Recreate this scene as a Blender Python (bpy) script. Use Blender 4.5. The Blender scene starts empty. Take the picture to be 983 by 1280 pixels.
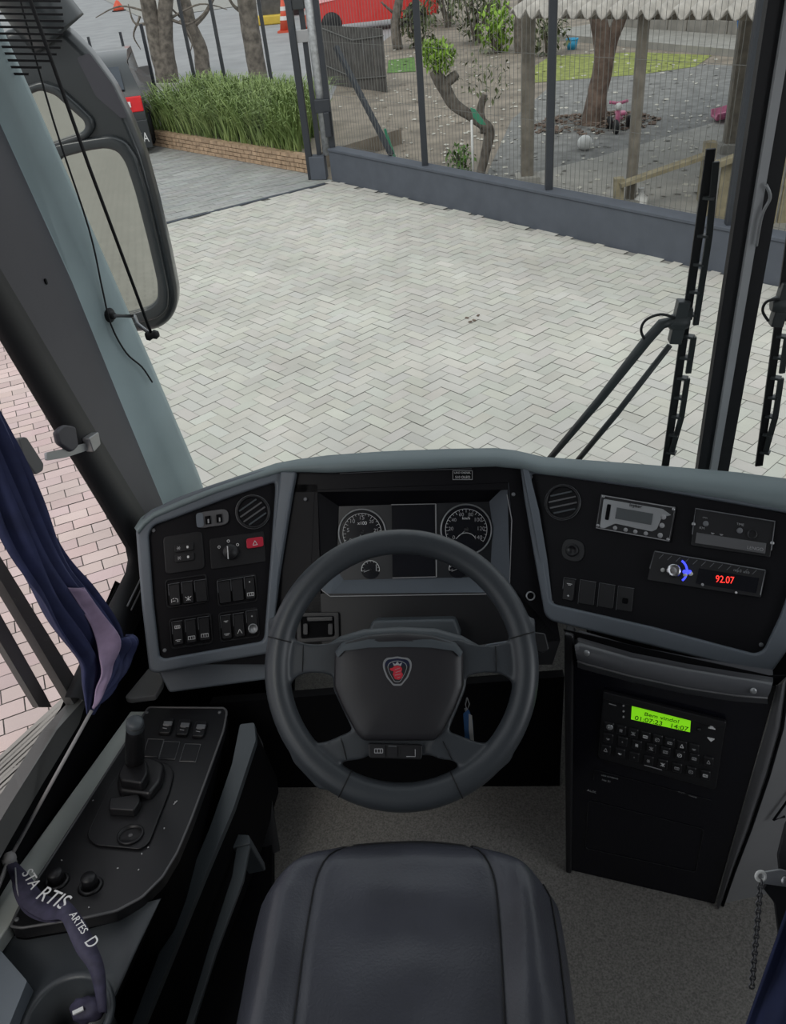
import bpy, bmesh, random
from math import *
from mathutils import Vector as V, Matrix, noise
random.seed(7)
scene = bpy.context.scene
col = scene.collection
# ---------------------------------------------------------------- camera
F = 1050.0; PS = radians(6.5); PT = radians(35.2); RO = radians(5.8)
CAM = V((0, 0, 2.85))
fw = V((-sin(PS)*cos(PT), cos(PS)*cos(PT), -sin(PT)))
r0 = V((cos(PS), sin(PS), 0)); u0 = r0.cross(fw)
rt = cos(RO)*r0 - sin(RO)*u0; up = sin(RO)*r0 + cos(RO)*u0
cd = bpy.data.cameras.new('camera'); cam = bpy.data.objects.new('camera', cd); col.objects.link(cam)
cd.sensor_fit = 'HORIZONTAL'; cd.sensor_width = 36; cd.lens = 36*F/983; cd.clip_start = 0.02; cd.clip_end = 500
m3 = Matrix((rt, up, -fw)).transposed(); cam.matrix_world = Matrix.Translation(CAM) @ m3.to_4x4()
scene.camera = cam
def ray(x, y): return fw + rt*((x-491.5)/F) - up*((y-640)/F)
def Z(x, y, z): d = ray(x, y); return CAM + d*((z-CAM.z)/d.z)
def Y(x, y, v): d = ray(x, y); return CAM + d*(v/d.y)
def X(x, y, v): d = ray(x, y); return CAM + d*(v/d.x)
def D(x, y, v): return CAM + ray(x, y)*v
class PL:
    def __init__(s, o, n): s.o = V(o); s.n = V(n).normalized()
    def __call__(s, x, y, h=0):
        d = ray(x, y); return CAM + d*((s.o-CAM).dot(s.n)/d.dot(s.n)) + s.n*h
def pl3(a, b, c):
    n = (b-a).cross(c-a).normalized()
    if n.dot(CAM-a) < 0: n = -n
    return PL(a, n)
# ---------------------------------------------------------------- materials
def mat(name, c, rough=.5, metal=0, spec=.5, var=0, vs=8, bump=0, bs=200, emit=0, c2=None, coat=0, alpha=1):
    m = bpy.data.materials.new(name); m.use_nodes = True; N = m.node_tree.nodes; L = m.node_tree.links
    b = N['Principled BSDF']; b.inputs['Roughness'].default_value = rough; b.inputs['Metallic'].default_value = metal
    b.inputs['Specular IOR Level'].default_value = spec; b.inputs['Coat Weight'].default_value = coat
    c4 = (*c, 1); b.inputs['Base Color'].default_value = c4
    tc = N.new('ShaderNodeTexCoord')
    nz = N.new('ShaderNodeTexNoise'); nz.inputs['Scale'].default_value = vs; nz.inputs['Detail'].default_value = 6
    L.new(tc.outputs['Object'], nz.inputs['Vector'])
    rp = N.new('ShaderNodeValToRGB'); d = var or .06
    e0 = rp.color_ramp.elements[0]; e1 = rp.color_ramp.elements[1]
    e0.position = .3; e1.position = .7
    e0.color = (*[max(0, k*(1-d)) for k in c], 1); e1.color = (*(c2 or [k*(1+d) for k in c]), 1)
    L.new(nz.outputs['Fac'], rp.inputs['Fac']); L.new(rp.outputs['Color'], b.inputs['Base Color'])
    if bump:
        n2 = N.new('ShaderNodeTexNoise'); n2.inputs['Scale'].default_value = bs; n2.inputs['Detail'].default_value = 3
        L.new(tc.outputs['Object'], n2.inputs['Vector'])
        bp = N.new('ShaderNodeBump'); bp.inputs['Strength'].default_value = bump; bp.inputs['Distance'].default_value = .002
        L.new(n2.outputs['Fac'], bp.inputs['Height']); L.new(bp.outputs['Normal'], b.inputs['Normal'])
    if emit:
        b.inputs['Emission Color'].default_value = c4; b.inputs['Emission Strength'].default_value = emit
    return m
def tone_mat(name, rough=.85, var=.25, vs=3):
    m = mat(name, (.5, .5, .5), rough, spec=.2); N = m.node_tree.nodes; L = m.node_tree.links; b = N['Principled BSDF']
    at = N.new('ShaderNodeAttribute'); at.attribute_name = 'tone'
    tc = N.new('ShaderNodeTexCoord'); nz = N.new('ShaderNodeTexNoise'); nz.inputs['Scale'].default_value = vs; nz.inputs['Detail'].default_value = 8
    L.new(tc.outputs['Object'], nz.inputs['Vector'])
    mr = N.new('ShaderNodeMapRange'); mr.inputs['From Min'].default_value = .3; mr.inputs['From Max'].default_value = .7
    mr.inputs['To Min'].default_value = 1-var; mr.inputs['To Max'].default_value = 1+var*.5
    L.new(nz.outputs['Fac'], mr.inputs['Value'])
    mx = N.new('ShaderNodeMix'); mx.data_type = 'RGBA'; mx.blend_type = 'MULTIPLY'; mx.inputs['Factor'].default_value = 1
    L.new(at.outputs['Color'], mx.inputs['A']); L.new(mr.outputs['Result'], mx.inputs['B']); L.new(mx.outputs['Result'], b.inputs['Base Color'])
    return m
def glass_mat(name, tint=(1, 1, 1), refl=1.0):
    m = bpy.data.materials.new(name); m.use_nodes = True; N = m.node_tree.nodes; L = m.node_tree.links
    N.clear(); o = N.new('ShaderNodeOutputMaterial'); t = N.new('ShaderNodeBsdfTransparent'); g = N.new('ShaderNodeBsdfGlossy')
    g.inputs['Roughness'].default_value = .01; t.inputs['Color'].default_value = (*tint, 1)
    lw = N.new('ShaderNodeLayerWeight'); pw = N.new('ShaderNodeMath'); pw.operation = 'POWER'; pw.inputs[1].default_value = 5
    mu = N.new('ShaderNodeMath'); mu.operation = 'MULTIPLY_ADD'; mu.inputs[1].default_value = .8*refl; mu.inputs[2].default_value = .035*refl
    L.new(lw.outputs['Facing'], pw.inputs[0]); L.new(pw.outputs[0], mu.inputs[0])
    mx = N.new('ShaderNodeMixShader'); L.new(mu.outputs[0], mx.inputs[0]); L.new(t.outputs[0], mx.inputs[1]); L.new(g.outputs[0], mx.inputs[2])
    L.new(mx.outputs[0], o.inputs[0]); return m
M = {}
M['bezel'] = mat('grey_grained_plastic', (.135, .155, .18), .48, bump=.12, bs=900)
M['top'] = mat('sky_lit_dash_pad', (.20, .245, .255), .5, bump=.12, bs=900)  # grey-green sky light from the windshield put into the pad colour
M['panel'] = mat('black_matte_panel', (.0045, .0042, .0062), .5, spec=.22, bump=.05, bs=700)
M['black'] = mat('black_plastic', (.010, .010, .012), .45)
M['deep'] = mat('deep_black', (.003, .003, .004), .75, spec=.12)
M['sw'] = mat('switch_black', (.013, .013, .015), .38)
M['swedge'] = mat('switch_edge_grey', (.16, .165, .175), .4)
M['white'] = mat('white_print', (.75, .75, .75), .5)
M['dim'] = mat('grey_print', (.36, .36, .37), .5)
M['red'] = mat('red_hazard', (.55, .02, .05), .4)
M['wheel'] = mat('wheel_leather', (.045, .051, .058), .38, bump=.1, bs=500)
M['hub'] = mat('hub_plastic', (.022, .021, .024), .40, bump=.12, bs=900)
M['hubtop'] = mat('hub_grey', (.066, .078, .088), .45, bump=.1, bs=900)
M['seam'] = mat('dark_thread', (.006, .006, .007), .7)
M['leather'] = mat('black_vinyl_seat', (.046, .048, .060), .33, var=.35, vs=5, bump=.25, bs=260)
M['chrome'] = mat('chrome', (.7, .7, .72), .2, 1)
M['silver'] = mat('silver_paint', (.36, .37, .38), .35, .5)
M['steel'] = mat('brushed_steel', (.42, .42, .43), .4, .8)
M['pillarlight'] = mat('sky_lit_pillar_side', (.34, .43, .45), .5, bump=.04, bs=700)  # sky reflection on the windshield side put into this paler colour
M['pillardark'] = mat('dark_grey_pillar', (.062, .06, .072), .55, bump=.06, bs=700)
M['rubber'] = mat('black_rubber', (.012, .012, .014), .6)
M['sash'] = mat('grey_sash', (.13, .13, .125), .45)
M['strip'] = mat('grey_green_strip', (.56, .59, .56), .6)
M['floor'] = mat('grey_flecked_floor', (.165, .156, .143), .8, var=.4, vs=260, bump=.3, bs=300)
M['blue'] = mat('navy_curtain_cloth', (.034, .042, .115), .8, var=.25, vs=20)
M['lilac'] = mat('faded_lilac_curtain_cloth', (.36, .27, .41), .8, var=.2, vs=30)
M['navy'] = mat('dark_navy_cloth', (.011, .017, .06), .85, var=.3, vs=12)
M['cord'] = mat('pale_cord', (.33, .32, .32), .7)
M['lcd'] = mat('green_backlit_lcd', (.20, .62, .01), .3, emit=.75)
M['lcdink'] = mat('dark_lcd_ink', (.03, .10, .005), .5)
M['redled'] = mat('red_led', (1, .04, .03), .4, emit=1.6)
M['blueled'] = mat('blue_led', (.06, .08, 1), .4, emit=1.2)
M['lens'] = mat('grey_lcd', (.09, .10, .105), .25)
M['screen'] = mat('dark_screen', (.008, .009, .013), .15)
M['cluster'] = mat('cluster_face', (.016, .018, .022), .35)
M['gloss'] = mat('gloss_black_cabinet', (.006, .006, .010), .16, spec=.5)
M['lip'] = mat('satin_dark_lip', (.08, .082, .09), .28)
M['grayside'] = mat('grey_cabinet_side', (.11, .11, .115), .45)
M['lav'] = mat('dark_lavender_cloth', (.05, .046, .085), .7, var=.3, vs=60)
M['paver'] = tone_mat('interlocking_pavers', var=.17, vs=1.1)
M['joint'] = mat('sandy_joint', (.30, .29, .265), .95)
M['road'] = mat('asphalt_road', (.30, .30, .305), .9, var=.12, vs=1.2)
M['dirt'] = mat('bare_soil', (.235, .20, .16), .95, var=.35, vs=2.2, bump=.5, bs=30)
M['gravel'] = mat('grey_gravel', (.20, .198, .19), .95, var=.3, vs=5, bump=.6, bs=60)
M['lawn'] = mat('yellow_green_grass', (.24, .27, .07), .95, var=.4, vs=6)
M['slab'] = mat('worn_concrete', (.31, .30, .275), .9, var=.15, vs=4)
M['wallgrey'] = mat('dark_grey_painted_wall', (.085, .095, .117), .75, var=.08, vs=6)
M['post'] = mat('graphite_painted_steel', (.028, .032, .04), .5)
M['wire'] = mat('galvanised_wire', (.17, .17, .16), .5, .3)
M['galv'] = mat('weathered_galvanised_pole', (.42, .43, .44), .45, .3, var=.3, vs=20)
M['wood'] = mat('pale_weathered_wood', (.30, .26, .17), .8, var=.25, vs=10)
M['postwood'] = mat('grey_wood_post', (.19, .17, .14), .85, var=.25, vs=10)
M['bark'] = mat('grey_brown_bark', (.15, .13, .11), .95, var=.5, vs=9, bump=.8, bs=25)
M['bark2'] = mat('brown_bark', (.14, .10, .078), .95, var=.4, vs=9, bump=.8, bs=25)
M['leaf'] = mat('green_blades', (.15, .26, .05), .7, var=.4, vs=3, c2=(.33, .42, .15))
M['lime'] = mat('lime_leaves', (.25, .40, .05), .7, var=.4, vs=9)
M['olive'] = mat('olive_leaves', (.11, .13, .06), .8, var=.5, vs=7)
M['grass'] = mat('fresh_grass', (.10, .20, .04), .9, var=.4, vs=6)
M['brick'] = mat('orange_clay_brick', (.42, .29, .19), .85, var=.3, vs=14)
M['block'] = mat('grey_concrete_block', (.25, .235, .21), .9, var=.25, vs=3)
M['roof'] = mat('pale_fibre_cement', (.50, .47, .43), .85, var=.22, vs=9)
M['carblack'] = mat('charcoal_car_paint', (.03, .034, .037), .3, coat=.3)
M['carglass'] = mat('car_window', (.05, .06, .075), .1)
M['taillight'] = mat('red_taillight', (.6, .015, .02), .3, emit=.15)
M['carred'] = mat('red_car_paint', (.62, .03, .025), .35, coat=.3)
M['orange'] = mat('orange_plastic', (.65, .09, .04), .5)
M['yellow'] = mat('yellow_paint', (.6, .42, .05), .6)
M['pink'] = mat('pink_plastic', (.52, .14, .25), .45)
M['bluep'] = mat('blue_plastic', (.04, .16, .42), .45)
M['cyan'] = mat('light_blue_plastic', (.03, .32, .55), .45)
M['whitep'] = mat('white_plastic', (.7, .7, .68), .4)
M['green'] = mat('green_plastic', (.05, .28, .16), .5)
M['litter'] = mat('pale_fallen_petals', (.5, .48, .42), .8)
M['darkboard'] = mat('dark_weathered_board', (.085, .08, .075), .85, var=.3, vs=5)
M['ceil'] = mat('grey_ceiling_panel', (.25, .25, .26), .7)
M['emb'] = mat('emblem_navy', (.012, .018, .05), .3)
M['embred'] = mat('emblem_red', (.55, .03, .05), .4)
M['glass'] = glass_mat('windshield_glass', (.95, .965, .955), .55)
M['sglass'] = glass_mat('side_window_glass', (.96, .90, .90), .8)
M['mirror'] = mat('mirror_glass', (.58, .58, .54), .03, 1)
M['sideg'] = mat('mid_grey_cabinet_side', (.19, .19, .195), .45)
M['chaindark'] = mat('dark_chain_steel', (.12, .12, .125), .4, .6)
M['wiper'] = mat('wiper_grey_black', (.05, .056, .058), .45)
M['strip2'] = mat('bright_grey_strip', (.42, .43, .44), .45)
M['ground'] = mat('distant_pavers', (.5, .48, .43), .9)
N_ = M['ground'].node_tree.nodes; L_ = M['ground'].node_tree.links; bt = N_.new('ShaderNodeTexBrick'); tc_ = N_.new('ShaderNodeTexCoord')
bt.inputs['Color1'].default_value = (.47, .45, .41, 1); bt.inputs['Color2'].default_value = (.40, .385, .35, 1); bt.inputs['Mortar'].default_value = (.22, .21, .19, 1)
bt.inputs['Scale'].default_value = 1; bt.inputs['Brick Width'].default_value = .2; bt.inputs['Row Height'].default_value = .1; bt.inputs['Mortar Size'].default_value = .006
L_.new(tc_.outputs['Object'], bt.inputs['Vector']); L_.new(bt.outputs['Color'], N_['Principled BSDF'].inputs['Base Color'])
# ---------------------------------------------------------------- builders
WM = {}
def finish(o, parent=None, smooth=False, bevel=0, seg=2, ang=40):
    col.objects.link(o)
    if parent is not None:
        o.parent = parent; o.matrix_parent_inverse = WM[parent.name].inverted(); WM[o.name] = Matrix.Identity(4)
    else:
        me = o.data; xs = [v.co for v in me.vertices]
        lo = V([min(c[i] for c in xs) for i in range(3)]); hi = V([max(c[i] for c in xs) for i in range(3)])
        b = V(((lo.x+hi.x)/2, (lo.y+hi.y)/2, lo.z)); me.transform(Matrix.Translation(-b)); o.location = b; WM[o.name] = Matrix.Translation(b)
    if smooth:
        for p in o.data.polygons: p.use_smooth = True
    if bevel:
        b = o.modifiers.new('bevel', 'BEVEL'); b.width = bevel; b.segments = seg; b.limit_method = 'ANGLE'; b.angle_limit = radians(ang)
        if seg > 1:
            for p in o.data.polygons: p.use_smooth = True
            w = o.modifiers.new('wn', 'WEIGHTED_NORMAL'); w.keep_sharp = False
    return o
class MB:
    def __init__(s): s.v = []; s.f = []
    def add(s, vs, fs):
        k = len(s.v); s.v += [V(p) for p in vs]; s.f += [tuple(i+k for i in f) for f in fs]; return s
    def prism(s, pts, n, h0, h1):
        n = V(n); k = len(pts); A = [V(p)+n*h0 for p in pts]; B = [V(p)+n*h1 for p in pts]
        nn = V((0, 0, 0))
        for i in range(k): nn += pts[i].cross(pts[(i+1) % k])
        f = [tuple(range(k, 2*k)), tuple(range(k-1, -1, -1))]+[(i, (i+1) % k, k+(i+1) % k, k+i) for i in range(k)]
        if nn.dot(n) < 0: f = [t[::-1] for t in f]
        return s.add(A+B, f)
    def ring(s, P, Q, n, h0, h1):
        n = V(n); k = len(P)
        vs = [p+n*h0 for p in P]+[p+n*h1 for p in P]+[q+n*h0 for q in Q]+[q+n*h1 for q in Q]
        f = []
        for i in range(k):
            j = (i+1) % k
            f += [(i, j, k+j, k+i), (k+i, k+j, 3*k+j, 3*k+i), (3*k+i, 3*k+j, 2*k+j, 2*k+i), (2*k+i, 2*k+j, j, i)]
        return s.add(vs, f)
    def box(s, c, sx, sy, sz, rot=None):
        c = V(c); R = rot or Matrix.Identity(3); vs = []
        for a in (-1, 1):
            for b in (-1, 1):
                for d in (-1, 1): vs.append(c+R @ V((a*sx/2, b*sy/2, d*sz/2)))
        return s.add(vs, [(0, 1, 3, 2), (4, 6, 7, 5), (0, 4, 5, 1), (2, 3, 7, 6), (0, 2, 6, 4), (1, 5, 7, 3)])
    def bar(s, a, b, w, h=None, upv=(0, 0, 1)):
        a = V(a); b = V(b); z = (b-a).normalized(); x = V(upv).cross(z)
        if x.length < 1e-4: x = V((1, 0, 0)).cross(z)
        x.normalize(); y = z.cross(x); R = Matrix((x, y, z)).transposed()
        return s.box((a+b)/2, w, h or w, (b-a).length, R)
    def tube(s, pts, r, n=8, closed=False, cap=True):
        pts = [V(p) for p in pts]; k = len(pts); rs = r if isinstance(r, (list, tuple)) else [r]*k
        t0 = (pts[1]-pts[0]).normalized(); x = t0.orthogonal().normalized(); vs = []
        for i in range(k):
            if closed: t = (pts[(i+1) % k]-pts[i-1]).normalized()
            else: t = (pts[min(i+1, k-1)]-pts[max(i-1, 0)]).normalized()
            x = (x-t*x.dot(t)).normalized(); y = t.cross(x)
            for j in range(n): a = 2*pi*j/n; vs.append(pts[i]+(x*cos(a)+y*sin(a))*rs[i])
        f = []
        for i in range(k if closed else k-1):
            for j in range(n):
                q = (i+1) % k; f.append((i*n+j, i*n+(j+1) % n, q*n+(j+1) % n, q*n+j))
        if not closed and cap: f += [tuple(range(n))[::-1], tuple(range((k-1)*n, k*n))]
        return s.add(vs, f)
    def lathe(s, prof, o, ax, n=28, cap=True):
        o = V(o); ax = V(ax).normalized(); x = ax.orthogonal().normalized(); y = ax.cross(x); vs = []
        for r, h in prof:
            for j in range(n): a = 2*pi*j/n; vs.append(o+ax*h+(x*cos(a)+y*sin(a))*r)
        f = [(i*n+j, i*n+(j+1) % n, (i+1)*n+(j+1) % n, (i+1)*n+j) for i in range(len(prof)-1) for j in range(n)]
        if cap: f += [tuple(range(n))[::-1], tuple(range((len(prof)-1)*n, len(prof)*n))]
        return s.add(vs, f)
    def grid(s, rows, closed=False):
        n = len(rows[0]); vs = [p for r in rows for p in r]; f = []
        for i in range(len(rows)-1):
            for j in range(n if closed else n-1): f.append((i*n+j, i*n+(j+1) % n, (i+1)*n+(j+1) % n, (i+1)*n+j))
        return s.add(vs, f)
    def ico(s, c, r, sub=2, sc=(1, 1, 1), jit=0):
        bm = bmesh.new(); bmesh.ops.create_icosphere(bm, subdivisions=sub, radius=1)
        vs = []
        for v in bm.verts:
            k = 1+jit*noise.noise(v.co*2.3+V(c))
            vs.append(V(c)+V((v.co.x*sc[0], v.co.y*sc[1], v.co.z*sc[2]))*r*k)
        f = [tuple(v.index for v in p.verts) for p in bm.faces]; bm.free(); return s.add(vs, f)
    def build(s, name, m, parent=None, smooth=False, bevel=0, seg=2, ang=40):
        me = bpy.data.meshes.new(name); me.from_pydata([tuple(v) for v in s.v], [], s.f); me.update()
        bm = bmesh.new(); bm.from_mesh(me); bmesh.ops.recalc_face_normals(bm, faces=bm.faces); bm.to_mesh(me); bm.free()
        me.materials.append(M[m] if isinstance(m, str) else m)
        return finish(bpy.data.objects.new(name, me), parent, smooth, bevel, seg, ang)
def tag(o, label, cat, group=None, kind=None):
    if label: o['label'] = label
    if cat: o['category'] = cat
    if group: o['group'] = group
    if kind: o['kind'] = kind
    return o
def thing(name, loc, label, cat, group=None):
    e = bpy.data.objects.new(name, None); col.objects.link(e); e.location = loc; e.empty_display_size = .05
    WM[e.name] = Matrix.Translation(V(loc)); return tag(e, label, cat, group)
def struct(o): o['kind'] = 'structure'; return o
def fillet(pts, r, n=4):
    pts = [V((p[0], p[1])) for p in pts]; out = []; k = len(pts)
    rr = r if isinstance(r, (list, tuple)) else [r]*k
    for i in range(k):
        a, b, c = pts[i-1], pts[i], pts[(i+1) % k]; u = (a-b); w = (c-b)
        d = min(rr[i], u.length*.45, w.length*.45)
        p = b+u.normalized()*d; q = b+w.normalized()*d
        for j in range(n+1):
            t = j/n; out.append(p*(1-t)**2+b*2*t*(1-t)+q*t*t)
    return out
def on(pl, pts, h=0): return [pl(p[0], p[1], h) for p in pts]
def slab(name, pl, pts, h0, h1, m, parent=None, r=0, bevel=0, seg=2):
    q = fillet(pts, r) if r else [V((p[0], p[1])) for p in pts]
    return MB().prism(on(pl, q), pl.n, h0, h1).build(name, m, parent, bevel=bevel, seg=seg)
def frame(name, pl, outer, inner, h0, h1, m, parent=None, r=4, r2=None, bevel=0, seg=2):
    return MB().ring(on(pl, fillet(outer, r)), on(pl, fillet(inner, r2 or r)), pl.n, h0, h1).build(name, m, parent, bevel=bevel, seg=seg)
def rect(cx, cy, w, h, ex, ey):
    return [(cx+ex[0]*w/2*a+ey[0]*h/2*b, cy+ex[1]*w/2*a+ey[1]*h/2*b) for a, b in ((-1, -1), (1, -1), (1, 1), (-1, 1))]
def pxtube(name, pl, pts, rad, m, parent=None, h=0, n=8, closed=False):
    return MB().tube([pl(p[0], p[1], h) for p in pts], rad, n, closed).build(name, m, parent, smooth=True)
def text(name, s, a, b, n, m, parent, h=.0006, vscale=1.0, dep=.0006):
    cu = bpy.data.curves.new('t', 'FONT'); cu.body = s; ob = bpy.data.objects.new('t', cu); col.objects.link(ob)
    bpy.context.view_layer.update(); dg = bpy.context.evaluated_depsgraph_get()
    me = bpy.data.meshes.new_from_object(ob.evaluated_get(dg)); bpy.data.objects.remove(ob); bpy.data.curves.remove(cu)
    xs = [v.co.x for v in me.vertices]; ys = [v.co.y for v in me.vertices]; x0, x1, y0 = min(xs), max(xs), min(ys)
    a = V(a); b = V(b); n = V(n).normalized(); ex = (b-a); sc = ex.length/(x1-x0); ex = ex.normalized(); ey = n.cross(ex)
    bm = bmesh.new(); bm.from_mesh(me)
    for v in bm.verts: v.co = a+ex*(v.co.x-x0)*sc+ey*(v.co.y-y0)*sc*vscale+n*h
    r = bmesh.ops.extrude_face_region(bm, geom=list(bm.faces)); 
    for v in r['geom']:
        if isinstance(v, bmesh.types.BMVert): v.co += n*dep
    bm.to_mesh(me); bm.free(); me.name = name; me.materials.clear(); me.materials.append(M[m])
    return finish(bpy.data.objects.new(name, me), parent)
def pxtext(name, s, pl, p, q, m, parent, h=.0008, vscale=1): return text(name, s, pl(*p), pl(*q), pl.n, m, parent, h, vscale)
def spline(pts, n=6):
    P = [V(p) for p in pts]; out = []
    for i in range(len(P)-1):
        a = P[max(i-1, 0)]; b = P[i]; c = P[i+1]; d = P[min(i+2, len(P)-1)]
        for j in range(n):
            t = j/n; out.append(.5*((2*b)+(c-a)*t+(2*a-5*b+4*c-d)*t*t+(3*b-a-3*c+d)*t**3))
    out.append(P[-1]); return out
# ================================================================ OUTSIDE
def pavers(name, region, ang, colr, var, z, L=.2, W=.1, gap=.004, bond='h', bounds=(-8, 8, -2, 16), org=(0, 0)):
    vs = []; fs = []; tones = []; ca, sa = cos(ang), sin(ang)
    x0, x1, y0, y1 = bounds; R = int(max(x1-x0, y1-y0)/W*.75)+4; cx, cy = (x0+x1)/2, (y0+y1)/2
    for a in range(-R, R):
        for b in range(-R, R):
            if bond == 'h':
                t = (a-b) % 4
                if t == 0: lx, ly, w, h = a*W, b*W, L, W
                elif t == 3: lx, ly, w, h = a*W, b*W, W, L
                else: continue
            else:
                if a % 2: continue
                lx, ly, w, h = a*W+(b % 2)*W, b*W, L, W
            mx, my = lx+w/2, ly+h/2; wx, wy = cx+mx*ca-my*sa, cy+mx*sa+my*ca
            if not (x0 < wx < x1 and y0 < wy < y1) or not region(wx, wy): continue
            g = gap/2; k = len(vs); dz = random.uniform(-.0012, .0012)
            for (qx, qy) in ((lx+g, ly+g), (lx+w-g, ly+g), (lx+w-g, ly+h-g), (lx+g, ly+h-g)):
                vs.append((cx+qx*ca-qy*sa, cy+qx*sa+qy*ca, z+dz+random.uniform(-.001, .001)))
            fs.append((k, k+1, k+2, k+3)); q = 1+random.gauss(0, var); tones.append([c*q*random.uniform(.98, 1.02) for c in colr])
    me = bpy.data.meshes.new(name); me.from_pydata(vs, [], fs); at = me.color_attributes.new('tone', 'FLOAT_COLOR', 'CORNER')
    for i, p in enumerate(me.polygons):
        for li in p.loop_indices: at.data[li].color = (*tones[i], 1)
    me.materials.append(M['paver']); return struct(finish(bpy.data.objects.new(name, me)))
def flat(name, pts, z, m):
    o = MB().add([(p[0], p[1], z) for p in pts], [tuple(range(len(pts)))]).build(name, m); return struct(o)
FA = Z(415, 225, 0); FB = Z(983, 360, 0); FD = (FB-FA).normalized(); FN = V((FD.y, -FD.x, 0))   # fence line, FN points to the bus? fixed below
if FN.y > 0: FN = -FN
SA = Z(205, 280, 0); SB = Z(382, 236, 0); SD = (SB-SA).normalized(); SN = V((-SD.y, SD.x, 0))
if SN.y < 0: SN = -SN
PA = Z(192, 182, 0); PB = Z(385, 217, 0); PD = (PB-PA).normalized(); PN = V((-PD.y, PD.x, 0))
if PN.y < 0: PN = -PN
def side(p, o, n): return (V((p[0], p[1], 0))-o).dot(n)
flat('ground', [(-150, -60), (150, -60), (150, 200), (-150, 200)], -.03, 'ground')
flat('ground_forecourt_bed', [(-6, -.6), (4.6, -.6), (4.6, 13.2), (-3, 13.2), (-9, 16)], -.012, 'joint')
BA, BB = Z(205, 640, 0), Z(30, 270, 0)
def pink(x, y): return (BB.x-BA.x)*(y-BA.y)-(BB.y-BA.y)*(x-BA.x) > 0 and y < BB.y
pavers('ground_forecourt', lambda x, y: side((x, y), SA, SN) < -.02 and side((x, y), FA, FN) > .02 and not pink(x, y), radians(47), (.575, .555, .50), .035, 0, bounds=(-5.6, 4.4, 1.4, 13))
pavers('ground_driveway', lambda x, y: side((x, y), SA, SN) > .05 and side((x, y), PA, PN) < .15, radians(degrees(atan2(SD.y, SD.x))), (.36, .36, .345), .05, 0, bond='r', bounds=(-9, 1, 9, 17))
pavers('ground_sidewalk', pink, radians(28), (.66, .545, .515), .05, 0, bond='r', L=.2, W=.1, gap=.006, bounds=(-6.4, -1.0, -.5, 9.5))
# gate track between the pavings
struct(MB().bar(SA-SD*2+V((0, 0, .004)), SB+SD*.3+V((0, 0, .004)), .035, .012).build('trim_gate_track', 'wallgrey'))
# ribbed kerb slab seen through the driver's window
kb = MB(); q = [Z(*p, .012) for p in ((-40, 985), (95, 860), (60, 985), (-60, 1090))]
kb.prism(q, V((0, 0, 1)), -.03, 0)
for i in range(14):
    t = (i+.5)/14; a = q[0].lerp(q[3], t); b = q[1].lerp(q[2], t); kb.bar(a+V((0, 0, .004)), b+V((0, 0, .004)), .03, .012)
struct(kb.build('ground_ribbed_slab', 'slab'))
# soil, lawn, road
W0 = FA - FD*.35; W1 = FB + FD*9
far = 46
flat('ground_yard', [W0, W1, V((40, 0, 0)), V((40, 60, 0)), V((2, 60, 0)), V((-2.6, 22, 0)), V((-2.3, 13, 0))], .004, 'dirt')
flat('ground_gravel_path', [Z(*p, 0) for p in ((690, 265), (600, 238), (640, 150), (700, 98), (860, 80), (1100, 90), (1300, 330), (983, 345))], .008, 'gravel')
flat('ground_lawn', [Z(*p, 0) for p in ((655, 92), (690, 70), (800, 66), (890, 70), (870, 84), (800, 94), (720, 100), (668, 104))], .013, 'lawn')
flat('ground_walkway', [Z(*p, 0) for p in ((655, 238), (672, 216), (745, 198), (820, 176), (900, 152), (1060, 130), (1250, 260), (1000, 330), (760, 272))], .012, 'slab')
flat('ground_lawn_patch', [Z(*p, 0) for p in ((484, 92), (486, 76), (518, 72), (520, 90))], .013, 'grass')
flat('ground_street', [PA-PD*30+PN*2.4, PB+PN*2.3, V((-2.3, 22, 0)), V((4, 75, 0)), V((-90, 75, 0)), V((-60, 20, 0))], .0, 'road')
struct(MB().bar(Z(150, 108, .04), Z(345, 108, .04), .14, .12).build('trim_street_kerb', 'slab'))
flat('ground_far_pavement', [Z(180, 24, 0), Z(330, 4, 0), Z(330, -28, 0), Z(120, -5, 0)], .02, 'slab')
# low wall of the fence
WH = .37
wb = MB(); a = FA; b = FB+FD*5
wb.prism([a, b, b-FN*.16, a-FN*.16], V((0, 0, 1)), -.02, WH); wb.prism([a+FN*.015, b+FN*.015, b-FN*.175, a-FN*.175], V((0, 0, 1)), WH, WH+.035)
struct(wb.build('wall_front_boundary', 'wallgrey', bevel=.006, seg=1))
FP = PL(FA-FN*.08, FN)
def up_from(p, h): return V(p)+V((0, 0, h))
def fence_post(px, py, h, lab, s=.075):
    p = FP(px, py); p.z = WH+.03
    o = MB().bar(p, up_from(p, h), s, s).build('fence_post', 'post', bevel=.006, seg=1)
    tag(o, lab, 'post', 'dark posts of the wire fence'); return p
fps = [fence_post(532, 211, 2.5, 'dark fence post on low grey wall, nearest to the silver gate pole'),
       fence_post(686, 249, 2.5, 'dark fence post on low grey wall, in the middle, in front of the corrugated shelter'),
       fence_post(909, 303, 2.5, 'dark fence post on low grey wall, just left of the windshield centre bar'),
       fence_post(1130, 355, 2.5, 'dark fence post on low grey wall, right of the windshield centre bar')]
g0 = FP(418, 195); g0.z = WH+.03
seq = [g0]+fps
names = ['wire mesh fence panel between silver gate pole and first dark post', 'wire mesh fence panel behind the pruned little tree stem', 'wire mesh fence panel in front of the wooden railing', 'wire mesh fence panel right of the windshield centre bar']
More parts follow.
